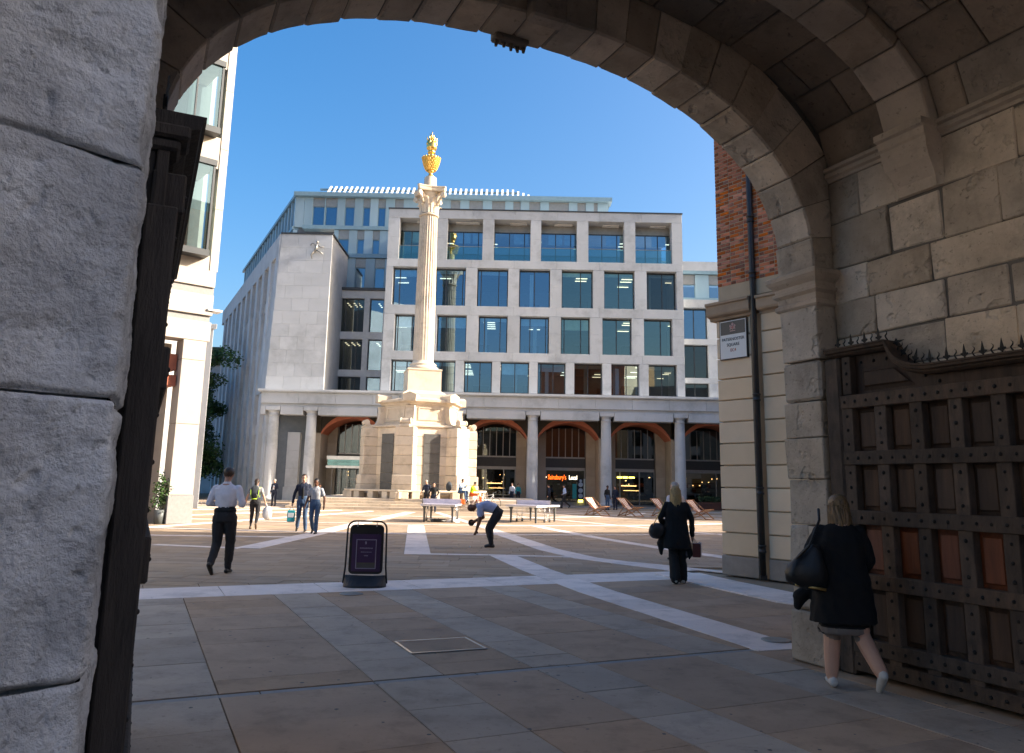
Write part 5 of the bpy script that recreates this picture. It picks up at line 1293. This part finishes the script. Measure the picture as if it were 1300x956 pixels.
# ================================================================ people
def ease(a, b, t): return a+(b-a)*t
class Body:
    """union of tapered limbs remeshed into one skin; every limb is tagged with a cloth"""
    def __init__(s): s.mb = MB(); s.seg = []
    def limb(s, pts, rad, tag, n=10):
        pts = [V(p) for p in pts]; s.mb.tube(pts, rad, n)
        for p, r_ in zip(pts, rad): s.mb.ellip(p, (r_*.99,)*3, 8, 6)
        for i in range(len(pts)-1): s.seg.append((pts[i], pts[i+1], rad[i], rad[i+1], tag, None))
    def trunk(s, rings, side, tag, n=16):
        """rings: (centre, halfwidth, halfdepth, fwd) lofted"""
        rr = []
        for c, w_, d_, f in rings:
            c = V(c); sd_ = V(side).normalized(); f = V(f).normalized(); rr.append([c+sd_*w_*math.copysign(abs(math.cos(t))**.8, math.cos(t))+f*d_*math.copysign(abs(math.sin(t))**.85, math.sin(t)) for t in [2*math.pi*k/n for k in range(n)]])
        s.mb.loft(rr)
        for a, b in zip(rings, rings[1:]): s.seg.append((V(a[0]), V(b[0]), a[1], b[1], tag, (V(side).normalized(), a[1]/max(a[2], .01))))
    def ell(s, c, r_, tag, T=None):
        s.mb.ellip(c, r_, 14, 10, T); cc = T @ V(c) if T else V(c); s.seg.append((cc, cc+V((0, 0, .001)), max(r_)*.85, max(r_)*.85, tag, None))
    def finish(s, e, mats, vox):
        me = s.mb.mesh('b', [mats[0][1]]); ob = link('b', me); md = ob.modifiers.new('r', 'REMESH'); md.mode = 'VOXEL'; md.voxel_size = vox; md.use_smooth_shade = True
        sm = ob.modifiers.new('s', 'SMOOTH'); sm.factor = .5; sm.iterations = 3
        dg = bpy.context.evaluated_depsgraph_get(); m2 = bpy.data.meshes.new_from_object(ob.evaluated_get(dg)); bpy.data.objects.remove(ob); m2.name = 'body'
        m2.materials.clear(); idx = {}
        for i, (tg, mt) in enumerate(mats): m2.materials.append(M[mt]); idx[tg] = i
        nP, nV = len(m2.polygons), len(m2.vertices); C_ = np.empty(nP*3); m2.polygons.foreach_get('center', C_); C_ = C_.reshape(-1, 3)
        best = np.full(nP, 1e9); bt = np.zeros(nP, int)
        for a, b, ra, rb, tg, an in s.seg:
            A, B_ = np.array(a), np.array(b); ab = B_-A; L2 = max(1e-9, ab@ab); t = np.clip((C_-A)@ab/L2, 0, 1); v = C_-(A+t[:, None]*ab); r_ = ra+(rb-ra)*t
            if an: x = v@np.array(an[0]); dd = np.sqrt(x*x+np.maximum(0, (v*v).sum(1)-x*x)*an[1]**2)-r_; tr_ = (C_-A)@ab/L2; dd += (np.maximum(0, -tr_)+np.maximum(0, tr_-1))*math.sqrt(L2)*2.5
            else: dd = np.sqrt((v*v).sum(1))-r_
            k = dd < best; best[k] = dd[k]; bt[k] = idx[tg]
        m2.polygons.foreach_set('material_index', bt); m2.polygons.foreach_set('use_smooth', np.ones(nP, bool))
        co_, no_ = np.empty(nV*3), np.empty(nV*3); m2.vertices.foreach_get('co', co_); m2.vertices.foreach_get('normal', no_); co_ = co_.reshape(-1, 3); no_ = no_.reshape(-1, 3)
        sk = {i for i, (tg, _) in enumerate(mats) if tg in ('skin', 'shin', 'shoe')}; hold = np.zeros(nV, bool)
        lt_ = np.empty(nP, int); m2.polygons.foreach_get('loop_total', lt_); lv = np.empty(len(m2.loops), int); m2.loops.foreach_get('vertex_index', lv)
        hold[lv[np.repeat(np.isin(bt, list(sk)), lt_)]] = True
        for i in range(nV):
            if not hold[i]: q = co_[i]; co_[i] = q+no_[i]*(noise.noise((q[0]*16, q[1]*16, q[2]*9))*.008+abs(noise.noise((q[0]*9+q[2]*9, q[1]*9, q[2]*5)))*.012-.004)
        m2.vertices.foreach_set('co', co_.ravel()); m2.update()
        return link('body', m2, e)
def person(loc, face, label, H=1.75, top='tee_grey', legs='jeans', skin='skin', shoes='shoe_black', hair='hairb', hairstyle='short', sleeve='long', pose={}, coat=None, group=None, vox=.014, fat=1., lean=0., turn=0., extra=None, fem=False, toptag=None):
    """local frame: +Y forward, +X the person's right... ; pose overrides joints (metres at H=1.75)"""
    e = empty('person', loc, label, 'person', group, rz=face); k = H/1.75
    J_ = dict(pel=(0, 0, .95), wst=(0, 0, 1.10), chs=(0, .0, 1.30), nk=(0, -.01, 1.48), hd=(0, .03, 1.632),
              hL=(-.095, 0, .93), kL=(-.105, .02, .50), aL=(-.105, -.02, .09), hR=(.095, 0, .93), kR=(.105, .02, .50), aR=(.105, -.02, .09),
              sL=(-.175, 0, 1.395), eL=(-.235, -.03, 1.14), wL=(-.24, .06, .90), sR=(.175, 0, 1.395), eR=(.235, -.03, 1.14), wR=(.24, .06, .90), tL=0, tR=0)
    J_.update(pose); g = {a: (V(b)*k if not isinstance(b, (int, float)) else b) for a, b in J_.items()}
    B = Body(); side = (g['sR']-g['sL']).normalized(); hs = (g['hR']-g['hL']).normalized(); f = fat*k
    up = (g['nk']-g['pel']).normalized(); fw = side.cross(up)*-1
    if fw.y < -.5: pass
    fw = up.cross(side); sh_w = (.165 if fem else .185)
    coatw = 1.12 if coat else 1.
    spine = [(g['pel']-up*.10*k, .155*f*(1.08 if fem else 1), .11*f), (g['pel'], .165*f*(1.06 if fem else 1), .12*f), (g['wst'], .145*f*(.92 if fem else 1), .105*f), (g['chs'], .168*f*(.95 if fem else 1), .12*f), (g['chs'].lerp(g['nk'], .5), .178*f*(.94 if fem else 1.05), .105*k), (g['chs'].lerp(g['nk'], .78), .142*k, .085*k), (g['nk'], .075*k, .065*k), (g['nk']+up*.03*k, .058*k, .057*k)]
    B.trunk([(c, w_*coatw, d_*coatw, fw) for c, w_, d_ in spine[2:]], side, 'top'); B.trunk([(c, w_, d_, fw) for c, w_, d_ in spine[:2]]+[(spine[2][0]-up*.02*k, spine[2][1]*.97, spine[2][2]*.97, fw)], hs, 'legs')
    if toptag: toptag(B, g, k)
    # head and neck
    nk, hd = g['nk'], g['hd']; hu = (hd-nk).normalized()
    B.limb([nk-hu*.03, nk.lerp(hd, .55)], [.056*k, .052*k], 'skin')
    ht = math.atan2(-(hu.x), hu.z) if abs(hu.z) > .2 else 0
    X_ = side if abs(side.z) < .5 else V((1, 0, 0)); Z_ = hu; Y_ = Z_.cross(X_).normalized(); X_ = Y_.cross(Z_).normalized()
    if turn: rm = Matrix.Rotation(turn, 3, Z_); X_ = rm @ X_; Y_ = rm @ Y_
    HT = Matrix(((X_.x, Y_.x, Z_.x, hd.x), (X_.y, Y_.y, Z_.y, hd.y), (X_.z, Y_.z, Z_.z, hd.z), (0, 0, 0, 1)))
    B.ell((0, 0, .015*k), (.076*k, .095*k, .098*k), 'skin', HT); B.ell((0, .022*k, -.055*k), (.056*k, .066*k, .062*k), 'skin', HT)
    B.ell((0, .098*k, -.02*k), (.013*k, .018*k, .024*k), 'skin', HT)
    for s_ in (-1, 1): B.ell((s_*.077*k, -.003*k, -.01*k), (.01*k, .02*k, .03*k), 'skin', HT)
    # arms
    for s_ in 'LR':
        sh, el, wr = g['s'+s_], g['e'+s_], g['w'+s_]; B.ell(sh, (.056*f, .056*f, .056*f), 'top')
        if sleeve == 'long': B.limb([sh, sh.lerp(el, .5), el], [.058*f*coatw, .056*f*coatw, .048*f*coatw], 'top'); B.limb([el, el.lerp(wr, .5), wr], [.048*f*coatw, .044*f*coatw, .038*f*coatw], 'top')
        elif sleeve == 'rolled': B.limb([sh, sh.lerp(el, .5), el, el.lerp(wr, .25)], [.065*f, .06*f, .052*f, .05*f], 'top'); B.limb([el, el.lerp(wr, .4), wr], [.042*f, .04*f, .027*f], 'skin')
        else: B.limb([sh, sh.lerp(el, .6)], [.066*f, .062*f], 'top'); B.limb([sh.lerp(el, .4), el], [.047*f, .04*f], 'skin'); B.limb([el, el.lerp(wr, .35), wr], [.04*f, .041*f, .027*f], 'skin')
        d = (wr-el).normalized(); hp = wr+d*.045*k; dn = V((0, 0, -1)); lat = d.cross(V((1, 0, 0)) if abs(d.x) < .7 else V((0, 0, 1))).normalized(); cur = J_.get('curl'+s_, V((0, .35, 0)))
        cur = V(cur)
        B.limb([wr, hp, wr+d*.085*k], [.027*k, .032*k, .028*k], 'skin')
        for j in range(4):
            b_ = wr+d*.08*k+lat*(j-1.5)*.02*k; L = (.07, .08, .075, .058)[j]*k; B.limb([b_, b_+d*L*.55+cur*.012, b_+(d*.8+cur*.5).normalized()*L], [.0095*k, .009*k, .0075*k], 'skin', 6)
        tb = wr+d*.03*k+lat*.03*k; B.limb([tb, tb+(d*.6+lat*.7).normalized()*.035*k, tb+(d*.9+lat*.5).normalized()*.062*k], [.012*k, .011*k, .009*k], 'skin', 6)
        # legs
        hp_, kn, an = g['h'+s_], g['k'+s_], g['a'+s_]
        B.limb([hp_, hp_.lerp(kn, .4), kn], [.098*f, .09*f, .07*f], 'shin' if J_.get('bare') == 2 else 'legs'); B.limb([kn, kn.lerp(an, .35), kn.lerp(an, .9), an+V((0, 0, .01))], [.070*f, .067*f, (.062 if legs != 'legging' else .038)*k, (.056 if legs != 'legging' else .036)*k], 'legs' if not J_.get('bare') else 'shin')
        pit = g['t'+s_]; fd_ = V((0, math.cos(pit), math.sin(pit))); hl = an-fd_*.055*k-V((0, 0, .045*k))*math.cos(pit)
        B.limb([hl, an+fd_*.05*k-V((0, 0, .04*k)), an+fd_*.15*k-V((0, 0, .058*k))], [.042*k, .042*k, .03*k], 'shoe'); B.limb([an, an-V((0, 0, .04*k))], [.042*k, .042*k], 'shoe')
    mats = [('top', top), ('legs', legs), ('skin', skin), ('shoe', shoes), ('shin', skin)]
    if extra: mats += extra(B, g, k, HT) or []
    bo = B.finish(e, mats, vox)
    # hair
    mb = MB(); mb.smooth = True
    if hairstyle != 'bald':
        hr_ = random.Random(hash(label) & 255 if False else len(label)); n = 18; m_ = 12; rings = []
        for i in range(m_+1):
            ph_ = -math.pi/2+math.pi*i/m_; rg = []
            for j in range(n):
                t = 2*math.pi*j/n; x, y, z = math.cos(ph_)*math.cos(t), math.cos(ph_)*math.sin(t), math.sin(ph_)
                fr_ = max(0, y-.15)*1.2; low = max(0, -z-.25)*(.9 if y > -.1 else .35)
                sc = 1.0-.22*fr_*(1 if z < .62 else .25)-.45*low
                bu = 1+.035*math.sin(7*t+3*z)
                rg.append(HT @ V((x*.089*k*sc*bu, (y*.106*sc*bu-.008)*k, (z*.1*(1 if z > 0 else .95)*bu+.022)*k)))
            rings.append(rg)
        mb.loft(rings)
        if hairstyle in ('long', 'pony'):
            L = .42 if hairstyle == 'long' else .22
            for j in range(70 if hairstyle == 'long' else 24):
                a = hr_.uniform(-.25, math.pi+.25) if hairstyle == 'long' else hr_.uniform(1.1, 2.05); r0 = .085
                p0 = V((math.cos(a)*.084, -math.sin(a)*.092-.004, .02+hr_.uniform(-.08, .02)))*k; fl_ = hr_.uniform(.8, 1.1); out = hr_.uniform(.9, 1.25); L1 = L*hr_.uniform(.72, 1.05)
                pts = []
                for q in range(6):
                    t = q/5; w0 = HT @ V((p0.x*(1+.25*t*out-.1*t*t), p0.y*(1+.2*t)-.03*t*k, p0.z)); pts.append(w0-V((0, 0, L1*t*k))+V((.006*math.sin(9*t+j), .006*math.cos(7*t+j*2), 0)))
                mb.tube(pts, [.017*k, .018*k, .017*k, .015*k, .011*k, .003*k], 5)
        props(link('hair', mb.mesh('hair', hair), e))
    # face: eyes, brows, mouth
    fc = MB()
    for s_ in (-1, 1):
        fc.ellip((s_*.028*k, .089*k, .008*k), (.011*k, .006*k, .006*k), 6, 5, HT); fc.ellip((s_*.03*k, .090*k, .03*k), (.017*k, .005*k, .004*k), 6, 4, HT)
    fc.ellip((0, .088*k, -.068*k), (.022*k, .006*k, .005*k), 8, 4, HT); link('face_features', fc.mesh('face_features', 'hairk'), e)
    return e, g, k, HT
def add(e, name, m, mb, **k): return props(link(name, mb.mesh(name, m), e), **k)
def carried(name, e, label, cat):      # a carried thing stays its own top-level object, placed in the carrier's frame
    o = empty(name, WL[e], label, cat, rz=e.rotation_euler[2]); return o
def blob(c, r_, n=14, m=9, wob=.06, sd_=1):
    mb = MB(); mb.smooth = True; R = random.Random(sd_); ph_ = R.random()*6; rings = []
    for i in range(m+1):
        p = -math.pi/2+math.pi*i/m*.999+.0005; rings.append([V(c)+V((r_[0]*math.copysign(abs(math.cos(p)*math.cos(t))**.8, math.cos(t)), r_[1]*math.copysign(abs(math.cos(p)*math.sin(t))**.8, math.sin(t)), r_[2]*math.sin(p)))*(1+wob*math.sin(3*t+ph_+2*p)) for t in [2*math.pi*j/n for j in range(n)]])
    mb.loft(rings); return mb
PI = math.pi
walk = dict(kL=(-.10, .10, .50), aL=(-.10, .02, .09), kR=(.10, .02, .50), aR=(.10, -.22, .14), tR=-.5)
# 1 man in white shirt walking away on the left, forearms folded in front
person((-4.95, 14.1, 0), math.radians(-2), 'man in a white shirt and black trousers walking away near the dark gate leaf', 1.82, 'shirt_white', 'trouser_black', 'skinm', 'shoe_black', 'hairb', 'short', 'long', fat=1.14, vox=.011,
       pose=dict(eL=(-.27, -.06, 1.15), wL=(-.15, .17, 1.13), eR=(.30, -.05, 1.14), wR=(.18, .18, 1.14), kL=(-.10, .0, .49), aL=(-.09, -.24, .17), kR=(.09, .10, .50), aR=(.07, .12, .09), tL=-.75, sL=(-.19, 0, 1.40), sR=(.19, 0, 1.40)),
       extra=lambda B, g, k, HT: (B.trunk([(g['wst']-V((0, 0, .085)), .186, .142, (0, 1, 0)), (g['wst']-V((0, 0, .05)), .186, .142, (0, 1, 0))], (1, 0, 0), 'belt'), [('belt', 'coat_black')])[1])
# 2 woman with backpack and white bag
p2 = (-8.5, 27.0, 0)
e, g, k, HT = person(p2, math.radians(8), 'woman in a black and white floral top and black leggings walking away with a backpack', 1.66, 'floral', 'legging', 'skin', 'shoe_brown', 'hairb', 'pony', 'short', fem=True, pose=dict(eL=(-.27, -.06, 1.15), wL=(-.33, .02, .92), eR=(.27, .0, 1.15), wR=(.33, .1, .93), kR=(.1, .02, .5), aR=(.1, -.18, .18), tR=-.8, kL=(-.1, .08, .5)))
bp = carried('backpack', e, 'grey backpack with a lime green stripe worn by the woman in the floral top', 'backpack')
add(bp, 'pack_body', 'bag_grey', blob((0, -.2, 1.20), (.155, .1, .24), sd_=3)); add(bp, 'front_pocket', 'bag_black', blob((0, -.27, 1.08), (.11, .05, .12)))
mb = MB()
for s in (-1, 1): mb.tube([(s*.08, -.29, 1.02), (s*.12, -.29, 1.12), (s*.13, -.27, 1.3)], .012, 5); mb.tube([(s*.1, -.1, 1.36), (s*.12, .1, 1.38), (s*.13, .11, 1.2), (s*.13, -.1, 1.05)], .018, 5)
mb.tube([(-.09, -.31, 1.0), (.09, -.31, 1.0)], .02, 6); add(bp, 'trim', 'lime', mb)
wb = carried('shopping_bag', e, 'bulging white carrier bag hanging from the right hand of the woman with the backpack', 'bag'); add(wb, 'bag_body', 'bag_white', blob((.40, .08, .53), (.16, .12, .22), sd_=5)); mb = MB(); mb.tube([(.34, .1, .72), (.345, .12, .84), (.40, .1, .70)], .015, 5); add(wb, 'handle', 'bag_white', mb)
# 3 standing man in a dark suit jacket, far
person((-15.2, 52.0, 0), math.radians(170), 'man in an open dark suit jacket standing by the grey panel between two columns', 1.72, 'navy', 'navy', 'skin', hair='hairg', vox=.02, pose=dict(eL=(-.27, .06, 1.16), wL=(-.12, .2, 1.2)),
       extra=lambda B, g, k, HT: (B.trunk([(g['wst']-V((0, 0, .02)), .06, .145, (0, 1, 0)), (g['chs'], .06, .15, (0, 1, 0)), (g['nk']-V((0, 0, .06)), .03, .10, (0, 1, 0))], (1, 0, 0), 'shirt'), [('shirt', 'tee_white')])[1])
# 4, 5 the couple of men walking towards the camera
e, g, k, HT = person((-6.65, 26.0, 0), math.radians(186), 'tall man in a dark jacket and jeans carrying a turquoise bag', 1.84, 'navy', 'jeans', 'skin', hair='hairb', vox=.014, pose=dict(kL=(-.1, .1, .5), aL=(-.12, .0, .09), kR=(.1, .02, .5), aR=(.16, -.22, .15), tR=-.4, eR=(.27, -.04, 1.14), wR=(.30, .02, .88)),
       extra=lambda B, g, k, HT: (B.trunk([(g['wst']-V((0, 0, .1)), .05, .15, (0, 1, 0)), (g['chs'], .05, .15, (0, 1, 0)), (g['nk']-V((0, 0, .05)), .03, .10, (0, 1, 0))], (1, 0, 0), 'shirt'), [('shirt', 'coat_black')])[1])
tb_ = carried('tote_bag', e, 'turquoise carrier bag in the hand of the tall man in the dark jacket', 'bag'); mb = MB(); mb.cbox(.22, .46, -.04, .1, .32, .68, .02); add(tb_, 'bag_body', 'turquoise', mb); mb = MB(); mb.cbox(.25, .43, .1, .105, .46, .60, .004); add(tb_, 'print', 'bag_white', mb); mb = MB(); mb.tube([(.27, .03, .68), (.32, .03, .84), (.41, .03, .68)], .01, 5); add(tb_, 'handle', 'turquoise', mb)
person((-6.05, 25.2, 0), math.radians(176), 'man in a grey T-shirt and blue jeans walking towards the camera beside the tall man', 1.70, 'tee_grey', 'jeans', 'skind', 'shoe_black', 'hairk', 'short', 'short', vox=.013, pose=dict(kL=(-.1, .12, .5), aL=(-.1, .12, .09), kR=(.1, .04, .5), aR=(.1, -.2, .14), tR=-.4, eL=(-.27, -.06, 1.13), wL=(-.28, .0, .88), eR=(.27, -.04, 1.13), wR=(.3, .08, .9)))
sit = dict(pel=(0, 0, .50), wst=(0, .03, .66), chs=(0, .08, .86), nk=(0, .12, 1.03), hd=(0, .19, 1.18), hL=(-.095, .05, .50), hR=(.095, .05, .50), kL=(-.12, .45, .52), kR=(.12, .45, .52), aL=(-.12, .42, .10), aR=(.12, .46, .10), sL=(-.18, .1, .98), sR=(.18, .1, .98), eL=(-.22, .22, .75), wL=(-.08, .42, .74), eR=(.22, .22, .75), wR=(.08, .42, .74))
# 6 sitting woman on the steps
person((-12.2, 51.7, .25), math.radians(200), 'person in a pale blue top sitting on the steps in front of the dark entrance', 1.65, 'paleblue', 'legging', 'skin', hair='hairb', hairstyle='pony', vox=.02, pose={**sit, 'kL': (-.14, .42, .62), 'kR': (.14, .42, .62)}, fem=True)
# 7, 8 at the bench
person((-4.95, 48.3, .1), math.radians(165), 'older man in a navy top leaning one arm on the monument bench', 1.74, 'navy', 'trouser_black', 'skin', hair='hairg', sleeve='rolled', vox=.018, pose=dict(eR=(.30, -.12, 1.16), wR=(.44, -.2, .98), hd=(.02, .06, 1.63)))
person((-4.3, 46.0, 0), math.radians(176), 'man in a black jacket and dark trousers standing just behind the left table tennis table', 1.70, 'black_top', 'navy', 'skin', hair='hairk', vox=.018, pose=dict(eL=(-.28, -.02, 1.15), wL=(-.2, .12, .98), eR=(.27, .0, 1.14), wR=(.24, .1, .92)))
# 9, 10 seated on the bench end
person((-3.05, 49.9, .66), math.radians(240), 'man in a navy vest and pale shirt sitting on the monument bench end', 1.74, 'paleblue', 'jeans', 'skin', hair='hairb', vox=.018, pose={**sit, 'aL': (-.12, .48, -.02), 'aR': (.12, .52, -.1), 'wL': (-.05, .44, .86), 'wR': (.05, .44, .86)},
       extra=lambda B, g, k, HT: (B.trunk([(g['wst'], .155, .12, (0, 1, 0)), (g['chs'], .155, .132, (0, 1, 0)), (g['nk']-V((0, 0, .08)), .11, .1, (0, 1, 0))], (1, 0, 0), 'vest'), [('vest', 'vest')])[1])
rb = empty('rucksack', (-3.75, 50.0, 1.2), 'dark rucksack standing on the bench behind the man with the phone', 'backpack'); add(rb, 'pack_body', 'bag_grey', blob((0, 0, .27), (.19, .13, .28), sd_=2)); mb = MB(); mb.tube([(-.05, 0, .52), (0, 0, .6), (.05, 0, .52)], .015, 5); add(rb, 'handle', 'bag_black', mb)
person((-2.35, 50.0, .5), math.radians(255), 'cyclist in a fluorescent yellow jacket and orange shorts sitting on the bench end', 1.74, 'hiviz', 'orange', 'skin', hair='hairb', vox=.018, pose={**sit, 'aL': (-.14, .5, .0), 'aR': (.12, .55, -.02), 'hd': (0, .24, 1.18), 'bare': 1})
# 11 bending man
e, g, k, HT = person((-.50, 21.2, 0), math.radians(92), 'bald man in a pale blue T-shirt bending down, black bat in his hand', 1.80, 'tee_lightblue', 'trouser_black', 'skind', 'shoe_black', 'hairk', 'bald', 'short', vox=.012, fat=1.25,
       pose=dict(pel=(0, -.22, .84), wst=(0, -.12, .97), chs=(0, .11, 1.04), nk=(0, .32, 1.04), hd=(0, .46, .985), hL=(-.095, -.20, .82), hR=(.095, -.20, .82), kL=(-.11, -.02, .48), kR=(.10, .02, .48), aL=(-.11, -.06, .09), aR=(.10, -.06, .09), sL=(-.18, .25, 1.0), sR=(.18, .25, 1.0), eL=(-.2, .24, .70), wL=(-.18, .32, .44), eR=(.2, .16, .74), wR=(.16, .34, .66)))
bt = carried('bat', e, 'black table tennis bat held by the bending man', 'bat'); mb = MB(); c = V((.16, .46, .60))*k; mb.loft([[c+V((y, .085*math.cos(t), .085*math.sin(t))) for t in [2*PI*j/20 for j in range(20)]] for y in (-.007, .007)]); add(bt, 'blade', 'black', mb); mb = MB(); mb.tube([c+V((0, -.06, .04)), c+V((0, -.13, .07))], .013, 6); add(bt, 'handle', 'deckw', mb)
bl = empty('ball', (-.98, 21.05, .02), 'small white table tennis ball on the paving by the bending man hand', 'ball'); add(bl, 'shell', 'white', blob((0, 0, 0), (.02, .02, .02), wob=0))
# 12.. people by the shops
person((.25, 64.0, .1), math.radians(150), 'man in a pale grey jacket in the glazed doorway right of the monument', 1.72, 'tee_white', 'navy', 'skin', hair='hairb', vox=.022)
person((.75, 66.0, .1), math.radians(200), 'person in a turquoise top in the glazed doorway behind the man in grey', 1.68, 'turquoise', 'navy', 'skin', hair='hairk', vox=.022)
person((3.05, 61.0, 0), math.radians(80), 'man in a dark navy suit standing in front of the store window', 1.76, 'navy', 'trouser_black', 'skin', hair='hairb', vox=.022)
person((4.15, 60.0, 0), math.radians(95), 'man in a white shirt and dark trousers striding left past the store window', 1.74, 'shirt_bluish', 'trouser_black', 'skin', hair='hairk', vox=.022, pose=dict(kL=(-.1, .18, .5), aL=(-.1, .22, .1), kR=(.1, -.08, .5), aR=(.1, -.42, .2), tR=-.8, eR=(.24, -.12, 1.16), wR=(.2, .1, 1.05), eL=(-.24, -.08, 1.16), wL=(-.2, .16, 1.05)))
person((7.05, 57.5, 0), math.radians(215), 'person in a dark jacket and jeans standing beside the column behind the deckchairs', 1.75, 'black_top', 'jeans', 'skind', hair='hairk', vox=.022)
person((7.75, 58.5, 0), math.radians(150), 'person in a dark coat facing the person in jeans behind the deckchairs', 1.72, 'navy', 'navy', 'skin', hair='hairb', vox=.022)
# 14 blond woman in black, hooded cardigan, wide trousers
def flare(B, g, k, HT):
    for s_ in 'LR':
        an = g['a'+s_]; kn = g['k'+s_]; B.limb([kn, kn.lerp(an, .5), an+V((0, 0, -.0))], [.085, .09, .092], 'legs')
    B.trunk([(V((0, -.02, .62))*k, .25, .15, (0, 1, 0)), (V((0, -.01, .80))*k, .235, .16, (0, 1, 0)), (g['pel'], .215, .155, (0, 1, 0)), (g['wst'], .19, .14, (0, 1, 0)), (g['chs'], .2, .14, (0, 1, 0)), (g['nk']-V((0, 0, .09)), .17, .10, (0, 1, 0))], (1, 0, 0), 'top')
    B.limb([(-.22, .02, .82), (-.27, .02, .66), (-.26, .02, .50)], [.06, .07, .03], 'top'); B.limb([(.2, .0, .7), (.23, 0, .5), (.22, 0, .42)], [.05, .045, .02], 'top')
e, g, k, HT = person((2.92, 14.05, 0), math.radians(-2), 'blond woman in loose black clothes walking away with a black shoulder bag', 1.66, 'coat_black', 'black_top', 'skin', 'shoe_white', 'hairbl', 'long', 'long', fem=True, fat=1.12, vox=.011, extra=flare,
       pose=dict(eL=(-.29, -.02, 1.16), wL=(-.22, .12, 1.02), eR=(.28, -.02, 1.14), wR=(.30, .06, .86), kR=(.1, .08, .5), aR=(.11, .08, .09), kL=(-.06, .0, .5), aL=(-.05, -.12, .10), tL=-.3))
hb = carried('shoulder_bag', e, 'black handbag with a gold chain strap on the left shoulder of the blond woman', 'handbag'); add(hb, 'bag_body', 'bag_black', blob((-.34, -.04, .88), (.15, .10, .13), sd_=4)); mb = MB(); mb.tube([(-.42, -.1, .96), (-.30, -.14, 1.2), (-.19, -.06, 1.42)], .008, 5); add(hb, 'chain', 'gold_m', mb)
cb = carried('gift_bag', e, 'dark red paper carrier bag in the right hand of the blond woman', 'bag'); mb = MB(); mb.cbox(.27, .40, -.06, .14, .45, .68, .006); add(cb, 'bag_body', 'bag_brown', mb); mb = MB(); mb.cbox(.405, .42, -.05, .13, .46, .70, .004); add(cb, 'tissue', 'bag_pink', mb); mb = MB(); mb.tube([(.32, .04, .68), (.31, .05, .78), (.36, .04, .68)], .006, 5); add(cb, 'handle', 'bag_pink', mb)
# 15 man ahead of her
person((3.84, 18.5, 0), math.radians(25), 'grey haired man in a pale shirt partly hidden ahead of the blond woman', 1.76, 'shirt_white', 'navy', 'skin', hair='hairg', vox=.013, turn=math.radians(40), pose=walk)
# 16 woman in the black coat in the foreground right
def longcoat(B, g, k, HT):
    B.trunk([(V((.0, .03, .57))*k, .275, .19, (0, 1, 0)), (V((0, .02, .72))*k, .26, .185, (0, 1, 0)), (g['pel'], .235, .175, (0, 1, 0)), (g['wst'], .20, .15, (0, 1, 0)), (g['chs'], .205, .15, (0, 1, 0)), (g['nk']-V((0, 0, .07)), .17, .11, (0, 1, 0)), (g['nk'], .08, .08, (0, 1, 0))], (1, 0, 0), 'top')
    B.trunk([(V((.0, .04, .47))*k, .205, .15, (0, 1, 0)), (V((0, .03, .5))*k, .205, .15, (0, 1, 0)), (V((0, .02, .60))*k, .2, .145, (0, 1, 0))], (1, 0, 0), 'skirt')
    B.trunk([(V((.0, .04, .500))*k, .209, .154, (0, 1, 0)), (V((0, .03, .518))*k, .209, .154, (0, 1, 0))], (1, 0, 0), 'band')
    # open left front of the coat swinging out
    B.limb([(-.20, .08, .80), (-.33, .12, .70), (-.35, .12, .62)], [.07, .06, .04], 'top')
    for s_ in 'LR':
        kn, an = g['k'+s_], g['a'+s_]; B.limb([kn+V((0, 0, .12)), kn, kn.lerp(an, .3), an], [.062, .052, .056, .034], 'shin')
    return [('skirt', 'skirt_grey'), ('band', 'coat_black')]
e, g, k, HT = person((2.86, 6.98, 0), math.radians(-8), 'blond woman in a black coat and grey skirt passing the studded gate leaf', 1.58, 'coat_black', 'skirt_grey', 'skin', 'shoe_white', 'hairdb', 'long', 'long', coat=1, fem=True, fat=1.12, vox=.009, turn=math.radians(22), extra=longcoat,
       pose=dict(bare=2, eL=(-.31, -.02, 1.16), wL=(-.20, .16, 1.13), eR=(.27, .02, 1.14), wR=(.2, .18, 1.0), kL=(-.10, .06, .46), aL=(-.13, .02, .09), kR=(.14, -.02, .47), aR=(.24, -.24, .17), tR=-.7, hL=(-.09, 0, .9)))
hb = carried('handbag', e, 'large slouchy black leather handbag under the arm of the woman in the black coat', 'handbag'); mb = MB(); mb.smooth = True; mb.loft([[(-.29+x0+.84*w_*math.copysign(abs(math.cos(t))**.7, math.cos(t)), -.11+d_*math.sin(t), z+.012*math.sin(4*t+z*30)+w_*math.cos(t)*-.18) for t in [2*PI*j/24 for j in range(24)]] for z, w_, d_, x0 in ((.80, .05, .02, -.03), (.805, .15, .06, -.03), (.83, .195, .09, -.03), (.88, .21, .105, -.025), (.94, .20, .10, -.01), (1.0, .165, .085, .01), (1.06, .12, .06, .03), (1.12, .075, .04, .05), (1.15, .05, .02, .06))]); add(hb, 'bag_body', 'bag_black', mb)
mb = MB(); mb.tube([(-.44, -.12, .98), (-.30, -.2, 1.15), (-.19, -.12, 1.36), (-.16, .02, 1.45)], .012, 6); add(hb, 'strap', 'bag_black', mb); mb = MB(); mb.tube([(-.42, -.16, .83), (-.18, -.2, .80)], .012, 5); add(hb, 'tan_trim', 'gold_m', mb)
